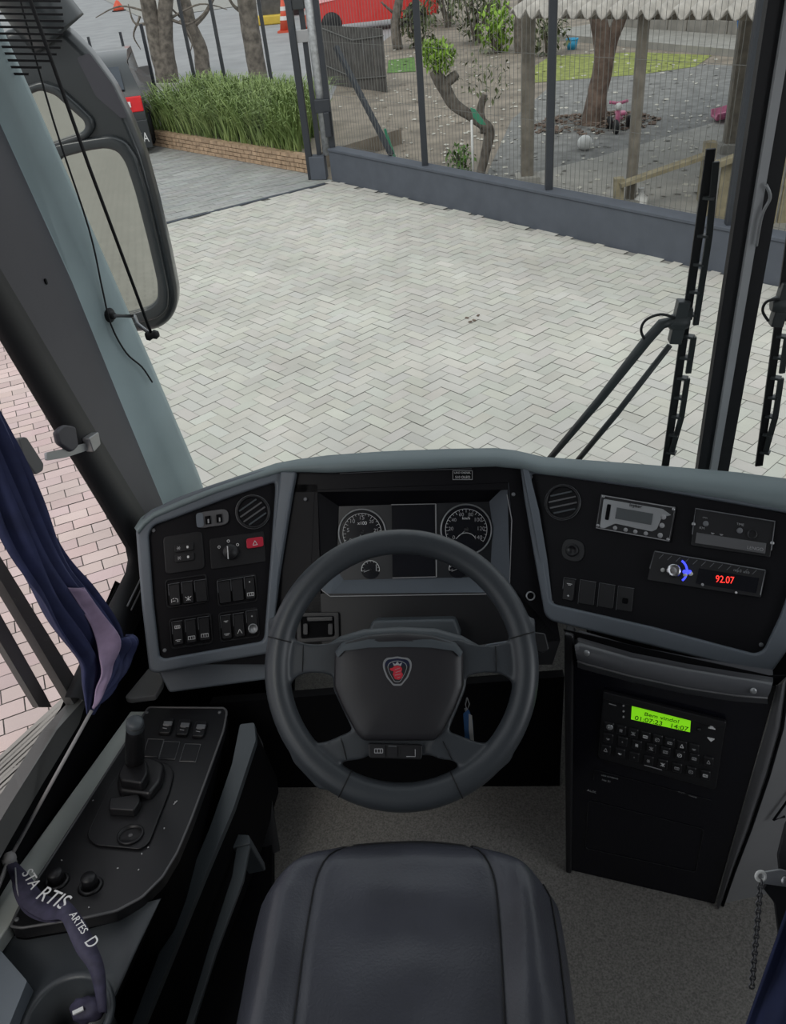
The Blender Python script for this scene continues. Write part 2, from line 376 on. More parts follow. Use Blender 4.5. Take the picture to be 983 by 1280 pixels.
for i in range(4):
    a, b = seq[i], seq[i+1]; mb = MB(); d = b-a; n = int(d.length/.055)
    for j in range(1, n):
        p = a+d*(j/n)+V((0, 0, .035)); mb.add([p+V((-.0022, 0, 0)), p+V((.0022, 0, 0)), p+V((.0022, 0, 2.35)), p+V((-.0022, 0, 2.35))], [(0, 1, 2, 3)])
    for k in range(4): mb.bar(a+V((0, 0, .05+k*.6)), b+V((0, 0, .05+k*.6)), .003)
    tag(mb.build('wire_fence_panel', 'wire'), names[i], 'fence', 'wire panels of the fence')
# gate end: silver pole, dark pillars, brace
t = thing('gate_pole', up_from(FP(412, 193), 0), 'round silver galvanised gate pole at the end of the low grey wall', 'pole')
p = FP(411, 196); p.z = .3
MB().tube([p, up_from(p, 2.6)], .075, 16).build('pole', 'galv', t, smooth=True)
q = p+FD*.12; MB().bar(q, up_from(q, 2.6), .07).build('side_channel', 'post', t)
hb = MB(); hb.box(up_from(p, .62)+FN*.05+FD*.08, .2, .12, .16); hb.box(up_from(p, .4)+FN*.05+FD*.14, .08, .1, .3); hb.build('hinge', 'post', t, bevel=.01)
br = MB().bar(FP(412, 60)-FN*.1, FP(482, 196)-FN*.1, .055); tag(br.build('diagonal_brace', 'post'), 'dark diagonal brace bar leaning from the silver gate pole', 'brace')
gp = Z(390, 224, 0); t = thing('gate_post', gp, 'slim dark gate post standing on the paving at the end of the brick planter', 'post')
MB().bar(gp, up_from(gp, 2.7), .085).build('post', 'post', t, bevel=.006)
e = gp+V((.28, -.05, 0)); MB().prism([gp+V((0, -.06, 0)), gp+V((.22, -.1, 0)), gp+V((.22, .1, 0)), gp+V((0, .1, 0))], V((0, 0, 1)), 0, .3).build('base_block', 'wallgrey', t, bevel=.01)
q = gp+V((.14, .05, .3)); MB().bar(q, up_from(q, 2.4), .06).build('inner_post', 'post', t)
mb = MB()
for h in (1.72,): mb.box(gp+V((.12, .02, h)), .2, .05, .14)
mb.build('cross_plate', 'steel', t, bevel=.005)
MB().box(gp+V((.10, .02, 2.16)), .18, .08, .3).build('lock_box', 'carblack', t, bevel=.01)
# planter
PHt = .24
mb = MB(); L = (PB-PA).length+.6; a0 = PA-PD*.15
rows = 4; rh = PHt/rows
for r_ in range(rows):
    x = -.1*(r_ % 2)
    while x < L+.4:
        w = .2; c = a0+PD*(x+w/2)+PN*.06+V((0, 0, r_*rh+rh/2)); ang = atan2(PD.y, PD.x)
        if (c-PB).dot(PD) < .05 and (c-a0).dot(PD) > 0: mb.box(c, w-.012, .12, rh-.01, Matrix.Rotation(ang, 3, 'Z'))
        x += .2
struct(mb.build('wall_brick_planter', 'brick'))
struct(MB().prism([a0+PN*.03, PB+PN*.03, PB+PN*1.9, a0+PN*1.9], V((0, 0, 1)), -.02, PHt-.02).build('ground_planter_soil', 'dirt'))
mb = MB()
for i in range(5600):
    s = random.uniform(.0, (PB-a0).length-.05); w_ = random.uniform(.1, 1.75)
    if s > (PB-a0).length-.15-w_*.8: continue
    b0 = a0+PD*s+PN*w_+V((0, 0, PHt-.03))
    az = random.uniform(0, 2*pi); h = random.uniform(.45, .85)*(1-.25*abs(w_-.9)); out = V((cos(az), sin(az), 0))*random.uniform(.25, .75)*h-PN*.08*(1.3-w_)
    sd = V((-sin(az), cos(az), 0))*random.uniform(.006, .011)
    m1 = b0+out*.35+V((0, 0, h*.62)); m2 = b0+out*.8+V((0, 0, h*.95)); m3_ = b0+out*1.25+V((0, 0, h*.93))
    mb.add([b0-sd, b0+sd, m1-sd, m1+sd, m2-sd*.8, m2+sd*.8, m3_], [(0, 1, 3, 2), (2, 3, 5, 4), (4, 5, 6)])
tag(mb.build('strap_leaf_plants', 'leaf'), 'dense bed of arching green strap leaves in the brick planter', 'plants', kind='stuff')
BP = PL(PA+PN*1.15, -PN)
for i, (bx, by, tx, ty, lab) in enumerate(((341, 118, 322, -8, 'dark iron post in the planter, rightmost, beside the pale tree trunk'), (281, 96, 261, -8, 'dark iron post in the planter between two tree trunks'), (240, 98, 222, -5, 'dark iron post in the planter in front of the bent grey trunk'),
        (189, 100, 176, 30, 'short dark iron post in front of the twin trunk tree'), (166, 100, 150, 40, 'short dark iron post in the planter left of the twin trunk tree'), (122, 84, 110, 46, 'short dark iron post furthest left, just right of the big mirror'))):
    BQ = BP if i < 4 else PL(BP.o+PN*2.4, -PN); b_ = BQ(bx, by+6); t_ = BQ(tx, ty); b_.z = PHt-.04 if i < 4 else 0; b_.x = t_.x+(.02 if i < 3 else 0); b_.y = t_.y
    tag(MB().bar(b_, t_, .05).build('iron_post', 'post'), lab, 'post', 'iron posts along the planter')
def trunk(name, label, chains, m, cat='tree', grp=None, n=9):
    mb = MB()
    for pts, rs in chains:
        P = spline(pts, 5); k = len(P); R = []
        for i in range(k):
            t = i/(k-1)*(len(rs)-1); j = min(int(t), len(rs)-2); R.append(rs[j]+(rs[j+1]-rs[j])*(t-j))
        mb.tube([p+V((noise.noise(p*3)*.03, noise.noise(p*3+V((5, 0, 0)))*.03, 0)) for p in P], R, n)
    return mb
def pz(px, py, y): return Y(px, py, y)
# trees on the left street side
b_ = Z(208, 103, 0); yy = b_.y
t = thing('street_tree', b_, 'grey tree with two parallel trunks behind the left end of the planter', 'tree', 'trees along the street')
trunk('', '', [([b_, pz(194, 45, yy), pz(180, -20, yy), pz(165, -70, yy)], [.24, .19, .18, .15]), ([b_+V((.12, 0, 0)), pz(207, 50, yy), pz(209, -10, yy), pz(218, -70, yy)], [.21, .19, .16, .15])], 'bark').build('trunk', 'bark', t, smooth=True)
trunk('', '', [([pz(198, 25, yy), pz(170, 30, yy), pz(160, 5, yy)], [.05, .03, .01]), ([pz(200, 18, yy), pz(235, 30, yy), pz(262, 12, yy)], [.05, .03, .01]), ([pz(175, 20, yy), pz(168, 45, yy), pz(175, 62, yy)], [.03, .02, .01]), ([pz(185, 15, yy), pz(150, 8, yy), pz(120, 22, yy)], [.03, .02, .01]), ([pz(215, 22, yy), pz(250, 5, yy), pz(285, 12, yy)], [.03, .02, .01]), ([pz(225, 25, yy), pz(240, 50, yy), pz(236, 72, yy)], [.02, .015, .008])], 'bark', n=5).build('branch', 'bark', t)
b_ = Z(256, 96, 0); yy = b_.y
t = thing('street_tree', b_, 'bent grey tree trunk leaning left with thin bare twigs behind the planter', 'tree', 'trees along the street')
trunk('', '', [([b_, pz(250, 60, yy), pz(238, 30, yy), pz(228, -10, yy), pz(215, -50, yy)], [.2, .17, .16, .14, .12])], 'bark').build('trunk', 'bark', t, smooth=True)
trunk('', '', [([pz(240, 35, yy), pz(258, 15, yy), pz(275, -20, yy)], [.08, .05, .03]), ([pz(245, 45, yy), pz(228, 25, yy), pz(215, 10, yy)], [.05, .03, .02])], 'bark', n=5).build('branch', 'bark', t)
b_ = Z(328, 118, 0); yy = b_.y
t = thing('street_tree', b_, 'pale straight tree trunk behind the planter, left of the gate', 'tree', 'trees along the street')
trunk('', '', [([b_, pz(316, 60, yy), pz(308, 0, yy), pz(302, -60, yy)], [.2, .19, .19, .17])], 'bark').build('trunk', 'bark', t, smooth=True)
trunk('', '', [([pz(312, 20, yy), pz(290, 5, yy), pz(276, -25, yy)], [.05, .03, .02])], 'bark', n=5).build('branch', 'bark', t)
# yard tree
b_ = Z(742, 155, 0); yy = b_.y
t = thing('yard_tree', b_, 'brown forked tree trunk standing in the yard behind the fence', 'tree')
trunk('', '', [([b_-V((0, 0, .05)), pz(747, 120, yy), pz(755, 85, yy), pz(752, 40, yy), pz(740, -10, yy)], [.22, .15, .15, .13, .1]), ([pz(755, 85, yy), pz(765, 50, yy), pz(778, 15, yy), pz(785, -20, yy)], [.13, .1, .09, .07])], 'bark2').build('trunk', 'bark2', t, smooth=True)
mb = MB()
for i in range(260):
    a = random.uniform(0, 2*pi); r_ = sqrt(random.random())*.75; c = b_+V((cos(a)*r_*1.3, sin(a)*r_, .02+.16*(1-r_/.75)*random.random()))
    mb.box(c, random.uniform(.05, .14), random.uniform(.03, .06), .01, Matrix.Rotation(random.uniform(0, 6), 3, 'Z') @ Matrix.Rotation(random.uniform(-.6, .6), 3, 'X'))
tag(mb.build('dry_leaf_pile', 'bark2'), 'heap of dry brown leaves around the foot of the yard tree', 'leaves', kind='stuff')
def leaves(c, r, n, sc=(1, 1, 1), s=.05, mb=None):
    mb = mb or MB()
    for i in range(n):
        d = V((random.gauss(0, 1), random.gauss(0, 1), random.gauss(0, 1))).normalized()*r*random.random()**.4
        p = V(c)+V((d.x*sc[0], d.y*sc[1], d.z*sc[2])); R = Matrix.Rotation(random.uniform(0, 6.3), 3, 'Z') @ Matrix.Rotation(random.uniform(-1.2, 1.2), 3, 'X')
        w = s*random.uniform(.6, 1.3); mb.add([p+R @ V(q) for q in ((0, -w, 0), (w*.4, 0, w*.1), (0, w, 0), (-w*.4, 0, w*.1))], [(0, 1, 2, 3)])
    return mb
# pruned little tree behind the fence
b_ = Z(600, 226, 0); yy = b_.y
t = thing('pruned_tree', b_, 'small crooked pruned tree with lime green tuft behind the low wall', 'tree')
trunk('', '', [([b_, pz(608, 190, yy), pz(610, 162, yy), pz(590, 145, yy), pz(565, 128, yy), pz(552, 103, yy), pz(543, 88, yy)], [.055, .06, .075, .06, .075, .085, .06]), ([pz(606, 165, yy), pz(602, 140, yy), pz(606, 118, yy)], [.06, .05, .04]), ([pz(553, 108, yy), pz(566, 97, yy), pz(572, 92, yy)], [.06, .06, .045])], 'bark').build('trunk', 'bark', t, smooth=True)
mb = leaves(pz(550, 72, yy), .2, 420, (1.1, 1, .9), .045); leaves(pz(538, 62, yy), .13, 160, s=.045, mb=mb); mb.build('leaf_tuft', 'lime', t)
leaves(pz(605, 96, yy), .3, 110, (1.1, 1, 1.1), .04).build('sparse_foliage', 'olive', t)
b2 = Z(577, 221, 0); t = thing('low_shrub', b2, 'small green shrub at the foot of the pruned tree', 'shrub')
leaves(b2+V((0, 0, .2)), .2, 170, (1, 1, 1.1), .05).build('foliage', 'grass', t)
mb = MB()
for i in range(5): mb.tube([b2, b2+V((random.uniform(-.12, .12), random.uniform(-.1, .1), .3))], .008, 5)
mb.build('stem', 'bark', t)
b2 = Z(592, 236, 0); yy = b2.y; b2.z = 0
t = thing('garden_sign', b2, 'green leaf-shaped garden marker on a thin pale stake beside the pruned tree', 'garden marker')
MB().tube([b2, pz(590, 150, yy)], .016, 8).build('stake', 'whitep', t, smooth=True)
c = [pz(588, 134, yy), pz(594, 136, yy), pz(603, 148, yy), pz(608, 156, yy), pz(600, 155, yy), pz(592, 147, yy)]
MB().prism(c, V((0, -1, 0)), 0, .02).build('leaf_plate', 'green', t, bevel=.004)
b2 = Z(497, 206, 0); t2 = Z(482, 206, 0); yy = b2.y
tag(MB().bar(b2, pz(481, 161, yy), .035).build('green_stake', 'green'), 'thin green stake leaning in the soil behind the low wall', 'stake')
# shelter with corrugated roof
yE = 10.55
e0 = pz(637, 16, yE); e1 = pz(983, 10, 8.6)
E0 = e0; zE = E0.z
E1 = Y(1010, 12, 8.3); E1.z = zE
ed = (E1-E0); ed.z = 0; Ln = ed.length; ed.normalize(); en = V((-ed.y, ed.x, 0))
if en.y < 0: en = -en
rows = []; nU = 220; LL = Ln+3.0
for j in range(2):
    row = []
    for i in range(nU+1):
        s = LL*i/nU; row.append(E0+ed*s+en*(j*4.5)+V((0, 0, j*1.3+.045*sin(2*pi*s/.177))))
    rows.append(row)
t = thing('shelter_roof', E0, 'pale corrugated roof sheet of the open shelter behind the fence', 'roof')
o = MB().grid(rows).build('corrugated_sheet', 'roof', t, smooth=True); sm = o.modifiers.new('s', 'SOLIDIFY'); sm.thickness = .02
MB().bar(E0+en*.35+ed*.1+V((0, 0, -.02)), E0+en*.35+ed*LL+V((0, 0, -.02)), .08, .14).build('eaves_beam', 'postwood', t)
for px, py, w, lab in ((659, 231, .15, 'grey wooden shelter post behind the fence, leftmost, standing beside the walkway edge'), (787, 262, .10, 'slim grey shelter post behind the fence, beside the low end of the wooden railing'), (912, 190, .17, 'grey shelter post behind the dark fence post near the windshield centre bar')):
    p = Z(px, py, 0)
    rd = V((p.x, p.y, 0)) - V((E0.x, E0.y, 0)); hh = zE+max(0, rd.dot(en)*1.3/4.5)-.03
    t = thing('shelter_post', p, lab, 'post', 'posts of the shelter')
    MB().bar(p, V((p.x, p.y, hh)), w).build('post', 'postwood', t, bevel=.006)
    MB().box(p+V((0, 0, .06)), w*1.9, w*1.9, .12).build('footing', 'slab', t, bevel=.01)
# wooden railing ramp
yr = 9.15
t = thing('wooden_railing', Z(772, 268, 0), 'pale wooden railing sloping up to the right behind the fence', 'railing')
a = Z(773, 268, 0); A1 = pz(774, 222, a.y); B1 = pz(888, 183, a.y+.25); bb = V((B1.x, B1.y, 0))
MB().bar(a, A1, .1).build('post', 'wood', t, bevel=.006)
MB().bar(bb, B1+V((0, 0, .05)), .12).build('post', 'wood', t, bevel=.006)
MB().bar(A1+V((0, -.06, -.06)), B1+V((0, -.06, -.06)), .04, .13, (0, 1, 0)).build('rail', 'wood', t)
a = pz(772, 225, 9.3)
t = thing('board_fence', Z(905, 300, 0), 'pale upright wooden boards under a sloping rail right of the raised wiper', 'fence')
A2 = pz(893, 207, 8.75); B2 = pz(950, 185, 8.75)
MB().bar(A2, B2+(B2-A2)*1.5, .05, .1, (0, 1, 0)).build('rail', 'wood', t)
for i in range(7):
    s = i/6*2.3; p = A2+(B2-A2)*s; MB().box(V((p.x, p.y+.05, p.z/2)), .13, .03, p.z, Matrix.Identity(3)).build('board', 'wood', t)
# toys
b_ = Z(771, 166, 0)
t = thing('toy_tricycle', b_, 'small pink toy tricycle parked beside the yard tree', 'tricycle')
mb = MB().tube([b_+V((-.02, -.1, .12)), b_+V((0, 0, .34))], .035); mb.tube([b_+V((0, 0, .2)), b_+V((.1, .3, .14))], .035); mb.build('frame', 'pink', t, smooth=True)
MB().tube([b_+V((-.13, 0, .42)), b_+V((0, -.03, .4)), b_+V((.13, 0, .42))], .022).build('handlebar', 'pink', t, smooth=True)
MB().ico(b_+V((0, -.04, .36)), .055).build('head_lamp', 'whitep', t, smooth=True)
MB().box(b_+V((.08, .22, .22)), .16, .16, .05).build('seat', 'pink', t, bevel=.02)
for q in ((-.03, -.1, .1), (-.06, .28, .08), (.22, .26, .08)):
    MB().lathe([(.02, -.025), (.09, -.025), (.1, -.01), (.1, .01), (.09, .025), (.02, .025)], b_+V(q), (1, .1, 0), 16).build('wheel', 'rubber', t, smooth=True)
b_ = Z(731, 188, 0); tag(MB().ico(b_+V((0, 0, .1)), .1, 3).build('ball', 'whitep', smooth=True), 'small white ball lying on the gravel behind the fence', 'ball')
b_ = Z(800, 262, 0); t = thing('white_bottle', b_, 'small white plastic container beside the foot of the wooden railing', 'container')
MB().lathe([(.06, 0), (.075, .02), (.075, .13), (.03, .17), (.03, .2)], b_, (0, 0, 1), 16).build('body', 'whitep', t, smooth=True)
MB().lathe([(.034, .2), (.034, .23)], b_, (0, 0, 1), 12).build('cap', 'whitep', t)
b_ = Z(905, 152, 0)
t = thing('play_slide', b_, 'pink plastic toy slide lying on the yard ground near the right shelter post', 'slide')
mb = MB(); rows = []
for i in range(9):
    s = i/8; c = b_+V((-.15+.9*s, .25*s, .05+.4*s*s)); rows.append([c+V((.0, -.2, .09)), c+V((.0, -.16, 0)), c+V((0, .16, 0)), c+V((0, .2, .09))])
o = mb.grid(rows).build('chute', 'pink', t, smooth=True); o.modifiers.new('s', 'SOLIDIFY').thickness = .03
MB().box(b_+V((.8, .25, .22)), .1, .36, .44).build('ladder_side', 'pink', t, bevel=.02)
b_ = Z(955, 158, 0); t = thing('play_table', b_, 'blue plastic toy table behind the windshield centre bar', 'table')
MB().box(b_+V((0, 0, .36)), .7, .5, .06).build('top', 'bluep', t, bevel=.02)
for sx in (-1, 1):
    for sy in (-1, 1): MB().box(b_+V((sx*.28, sy*.18, .17)), .07, .07, .34).build('leg', 'bluep', t)
b_ = Z(932, 98, 0); yy = b_.y
t = thing('blue_tarp', b_, 'blue plastic sheet hanging beside the far right shelter post', 'sheet')
rows = [[pz(922+k*11, y_, yy+.12*sin(k*1.7+y_)) for k in range(6)] for y_ in (20, 45, 70, 92)]
MB().grid(rows).build('sheet', 'bluep', t, smooth=True)
MB().bar(b_+V((.1, .1, 0)), pz(935, 10, yy+.1), .05).build('pole', 'bluep', t)
b_ = Z(715, 62, 0); t = thing('blue_bucket', b_, 'small light blue bucket at the far end of the yard', 'bucket')
MB().lathe([(.10, 0), (.14, .22), (.125, .22), (.09, .02)], b_, (0, 0, 1), 18).build('body', 'cyan', t, smooth=True)
MB().lathe([(.145, .2), (.15, .23), (.13, .23), (.13, .2)], b_, (0, 0, 1), 18, False).build('rim', 'cyan', t, smooth=True)
# far block wall and ledge
A = Z(690, 50, 0); B = Z(983, 78, 0); d = (B-A).normalized(); n = V((d.y, -d.x, 0))
if n.y > 0: n = -n
mb = MB(); mb.prism([A-d*.5, B+d*8, B+d*8-n*1.8, A-d*.5-n*1.8], V((0, 0, 1)), 0, .14)
struct(mb.build('wall_yard_ledge', 'slab'))
mb = MB(); 
for r_ in range(5):
    x = -.3*(r_ % 2)
    while x < (B-A).length+6: mb.box(A-n*1.6+d*(x+.3)+V((0, 0, .10+r_*.32+.15)), .57, .18, .3, Matrix.Rotation(atan2(d.y, d.x), 3, 'Z')); x += .6
struct(mb.build('wall_yard_rear', 'block', bevel=.01, seg=1))
# dark board screen, red car, cones
p0 = Z(411, 106, 0); p1 = Z(485, 116, 0); yy = p1.y
t = thing('board_screen', p0.lerp(p1, .5), 'dark weathered board screen with pale wires standing in the yard', 'screen')
d = (p1-p0); d.z = 0
for i in range(6):
    a = p0+d*(i/6); b = p0+d*((i+.97)/6); MB().prism([a, b, b+V((0, .04, 0)), a+V((0, .04, 0))], V((0, 0, 1)), 0, 1.12).build('board', 'darkboard', t)
mb = MB()
for h in (.25, .95): mb.tube([p0+V((0, -.02, h+.12)), p0+d*.5+V((0, -.03, h-.06)), p1+V((0, -.02, h+.05))], .012, 5)
mb.build('wire', 'wire', t)
def car(name, c, ang, body, label, L=4.1, W=1.7, H=1.42):
    t = thing(name, c, label, 'car'); R = Matrix.Rotation(ang, 3, 'Z'); c = V(c)
    prof = [(-2.05, .28), (-2.08, .62), (-1.95, .82), (-1.55, .90), (-.85, .96), (-.15, 1.38), (.9, 1.42), (1.6, 1.30), (1.98, .92), (2.06, .6), (2.02, .28)]
    def P(x, y, z): return c+R @ V((x, y, z))
    mb = MB(); mb.grid([[P(x, y*(1 if z < .95 else .84), z) for x, z in prof] for y in (-W/2, -W/2+.08, W/2-.08, W/2)])
    for y in (-W/2, W/2): mb.add([P(x, y*(1 if z < .95 else .84), z) for x, z in prof], [tuple(range(len(prof)))])
    mb.add([P(prof[0][0], -W/2, .28), P(prof[0][0], W/2, .28), P(prof[-1][0], W/2, .28), P(prof[-1][0], -W/2, .28)], [(0, 1, 2, 3)])
    mb.build('body', body, t, bevel=.03)
    w = W*.36
    MB().add([P(-.86, -w, 1.0), P(-.86, w, 1.0), P(-.22, w*.92, 1.36), P(-.22, -w*.92, 1.36)], [(0, 1, 2, 3)]).build('windscreen', 'carglass', t)
    MB().add([P(1.985, -w, .97), P(1.985, w, .97), P(1.70, w*.95, 1.27), P(1.70, -w*.95, 1.27)], [(0, 1, 2, 3)]).build('rear_window', 'carglass', t)
    for sy in (-1, 1):
        MB().add([P(-.6, sy*(W/2*.845+.012), 1.0), P(1.5, sy*(W/2*.845+.012), 1.0), P(1.4, sy*(W/2*.84+.008), 1.3), P(-.1, sy*(W/2*.84+.008), 1.3)], [(0, 1, 2, 3)]).build('side_window', 'carglass', t)
        for x in (-1.3, 1.3): MB().lathe([(.1, -.1), (.3, -.1), (.32, -.06), (.32, .06), (.3, .1), (.1, .1)], P(x, sy*(W/2-.06), .32), R @ V((0, 1, 0)), 20).build('wheel', 'rubber', t, smooth=True)
        MB().prism([P(2.0, sy*.84, .64), P(2.0, sy*.40, .64), P(1.99, sy*.40, .86), P(1.97, sy*.84, .86)], R @ V((1, 0, 0)), 0, .07).build('tail_light', 'taillight', t, bevel=.015)
        mb2 = MB().prism([P(-2.0, sy*.8, .62), P(-2.0, sy*.45, .62), P(-1.97, sy*.45, .76), P(-1.97, sy*.8, .76)], R @ V((-1, 0, 0)), 0, .08); mb2.build('headlight', 'whitep', t)
    return t, P, R
c = Z(128, 176, 0)
pc = Z(194, 191, 0)
R_ = Matrix.Rotation(radians(-75), 3, 'Z'); cc = pc - R_ @ V((2.03, .86, 0)); cc.z = 0
t, P, R = car('parked_car', cc, radians(-75), 'carblack', 'dark grey parked car with red tail light showing beside the big mirror')
fl = MB().prism([P(2.05, -.1, .10), P(2.05, .86, .10), P(2.05, .86, .52), P(2.05, -.1, .52)], R @ V((1, 0, 0)), 0, .05).build('mud_flap', 'carblack', t, bevel=.01)
text('rear_lettering', 'SCANIA', P(2.10, .36, .19), P(2.10, .82, .19), R @ V((1, 0, 0)), 'white', fl, .004, 1.6, .004)
MB().prism([P(2.075, .52, .72), P(2.075, .66, .72), P(2.07, .66, .80), P(2.07, .54, .80)], R @ V((1, 0, 0)), 0, .015).build('tail_light_mark', 'white', t)
rc = Z(462, 30, 0); car('red_car', Z(464, 36, 0), radians(12), 'carred', 'bright red car parked far off behind the dark board screen')
car('red_car', Z(372, 14, 0), radians(80), 'carred', 'orange red car seen far off behind the gate posts')
for px, py, lab in ((358, 40, 'orange and white striped traffic cone far off behind the gate post'), (388, 40, 'orange and white striped traffic cone far off, nearest to the silver gate pole')):
    b_ = Z(px, py, 0); t = thing('traffic_cone', b_, lab, 'cone', 'traffic cones on the street')
    MB().box(b_+V((0, 0, .03)), .5, .5, .06).build('base', 'orange', t)
    MB().lathe([(.2, .06), (.045, .95)], b_, (0, 0, 1), 16).build('body', 'orange', t, smooth=True)
    for h in (.35, .62): MB().lathe([(.2-.155*(h-.06)/.89+.006, h), (.2-.155*(h+.06)/.89+.006, h+.12)], b_, (0, 0, 1), 16, False).build('white_band', 'whitep', t)
b_ = Z(343, 30, 0); t = thing('yellow_kerb_block', b_, 'yellow painted kerb block on the street left of the gate post', 'block')
MB().box(b_+V((0, 0, .15)), 1.3, .5, .3).build('block', 'yellow', t, bevel=.05)
MB().box(b_+V((0, .2, .9)), .9, .3, 1.3).build('upright', 'darkboard', t, bevel=.03)
b_ = Z(149, 14, 0); t = thing('red_marker', b_, 'tiny red road marker on the far side of the street', 'marker')
MB().lathe([(.3, 0), (.26, .2), (.1, .45), (.02, .5)], b_, (0, 0, 1), 14).build('cap', 'orange', t, smooth=True)
MB().lathe([(.36, 0), (.36, .05)], b_, (0, 0, 1), 14).build('base', 'rubber', t)
# background greenery of the yard
for px, py, r_, k, m_, lab in ((600, 40, .75, 380, 'olive', 'dusty olive shrub at the back of the yard left of the shelter'), (524, 46, .5, 220, 'olive', 'loose brown green shrub behind the red car and board screen'), (560, 20, .9, 420, 'olive', 'tall dark shrub far back in the yard above the pruned tree'), (622, 52, .5, 300, 'lime', 'yellow green shrub at the back of the yard beside the shelter roof'), (688, 56, .45, 160, 'olive', 'sparse shrub under the shelter roof left of the forked tree')):
    b_ = Z(px, py+14, 0); t = thing('yard_shrub', b_, lab, 'shrub', 'shrubs at the back of the yard')
    leaves(b_+V((0, 0, r_)), r_, k, (1, 1, 1.15), .11).build('foliage', m_, t)
    mb = MB()
    for i in range(6): mb.tube([b_+V((random.uniform(-.1, .1), 0, 0)), b_+V((random.uniform(-.5, .5)*r_, random.uniform(-.4, .4)*r_, r_*1.3))], [.05, .015], 5)
    mb.build('stem', 'bark', t)
for px, py, lab in ((497, 62, 'bare grey tree trunk far back in the yard behind the first fence post'), (652, 66, 'thin leaning grey tree trunk at the far left of the shelter')):
    b_ = Z(px, py, 0); yy = b_.y; t = thing('far_tree', b_, lab, 'tree', 'bare trees at the back of the yard')
    trunk('', '', [([b_, pz(px-3, py-35, yy), pz(px+4, py-80, yy), pz(px-6, py-130, yy)], [.14, .12, .1, .08])], 'bark').build('trunk', 'bark', t, smooth=True)
    trunk('', '', [([pz(px, py-30, yy), pz(px+18, py-48, yy), pz(px+34, py-80, yy)], [.06, .04, .02]), ([pz(px, py-40, yy), pz(px-20, py-60, yy)], [.05, .02])], 'bark', n=5).build('branch', 'bark', t)
mb = MB()
for i in range(900):
    px = random.uniform(425, 900); py = random.uniform(60, 250)
    if py > 210+ (px-425)*.22-30: continue
    p = Z(px, py, .02); a = random.uniform(0, 6.3); s = random.uniform(.012, .03)*(1+p.y/40)
    R = Matrix.Rotation(a, 3, 'Z') @ Matrix.Rotation(.3, 3, 'X'); mb.add([p+R @ V(q) for q in ((-s, -s*.6, 0), (s, -s*.5, 0), (s*.8, s*.6, 0), (-s, s*.6, 0))], [(0, 1, 2, 3)])
tag(mb.build('fallen_petals', 'litter'), 'pale fallen petals and leaf litter scattered over the yard soil', 'leaf litter', kind='stuff')
mb = MB()
for px, py in ((584, 397), (593, 400), (598, 394), (588, 402)):
    p = Z(px, py, .008); mb.box(p, .03, .018, .006, Matrix.Rotation(px, 3, 'Z'))
tag(mb.build('dry_droppings', 'bark2'), 'few dark bits lying in the middle of the pale paving', 'debris', kind='stuff')
# ================================================================ BUS SHELL
FZ = 1.10
struct(MB().prism([V((-.80, -1.2, 0)), V((1.7, -1.2, 0)), V((1.7, 1.9, 0)), V((-.80, 1.9, 0))], V((0, 0, 1)), FZ-.06, FZ).build('floor', 'floor'))
struct(MB().box((.45, -1.22, 2.2), 2.56, .05, 2.3).build('wall_rear', 'ceil'))
struct(MB().box((.45, .28, 3.36), 2.56, 3.0, .05).build('ceiling', 'ceil'))
struct(MB().box((1.73, .35, 1.45), .05, 3.1, .8).box((1.73, 1.35, 2.1), .05, 1.1, 1.0).build('wall_right', 'ceil'))  # unseen wall, front part raised to keep side daylight off the floor
def wsY(z): return 1.97-(z-1.62)*.12
PW = PL((0, 1.97, 1.62), (0, -1, -.12))
def ws(x, z, o=0): return V((x, wsY(z)+o, z))
struct(MB().add([ws(-.78, .35, .02), ws(1.72, .35, .02), ws(1.72, 1.44, .02), ws(-.78, 1.44, .02)], [(0, 1, 2, 3)]).build('wall_front', 'black'))
PX0, PX1 = PW(893, 580), PW(966, 140); pd = (PX1-PX0)
def postx(z): return PX0.x+pd.x*(z-PX0.z)/pd.z
LW = [PW(*p) for p in ((256, 625), (130, 330), (20, 85), (-60, -95))]
zt = 3.3
def gl(name, pts): return struct(MB().add(pts, [tuple(range(len(pts)))]).build(name, 'glass'))
gl('window_1', [ws(LW[0].x, 1.44), ws(postx(1.44)-.02, 1.44), ws(postx(zt)-.02, zt), ws(LW[3].x, zt), LW[2], LW[1]])
gl('window_2', [ws(postx(1.44)+.02, 1.44), ws(1.7, 1.44), ws(1.7, zt), ws(postx(zt)+.02, zt)])
t = thing('windshield_centre_bar', ws(postx(1.55), 1.55), 'black windshield centre bar with grey middle strip between the two panes', 'bar')
def pbar(name, w, off, m, d, o):
    a, b = ws(postx(1.52)+off, 1.52, o), ws(postx(zt)+off, zt, o); MB().bar(a, b, d, w, (1, 0, 0)).build(name, m, t)
pbar('rubber_seal', .030, -.030, 'rubber', .025, 0)
pbar('strip', .018, -.006, 'strip2', .02, -.016)
pbar('rubber_seal', .034, .020, 'rubber', .03, 0)
# frit stripes in the windshield corner
FR = PL(PW.o+PW.n*.006, PW.n)
mb = MB()
for i in range(13):
    y = -10+i*8.3; x1 = [74, 76, 78, 79, 80, 80, 79, 78, 76, 71, 64, 52, 36][i]
    mb.prism(on(FR, [(-40, y), (x1, y+1.5), (x1, y+4.6), (-40, y+3.1)]), FR.n, 0, .001)
o = mb.build('windshield_stripes', 'rubber'); tag(o, 'black horizontal stripes printed on the upper left corner of the windshield', 'stripes')
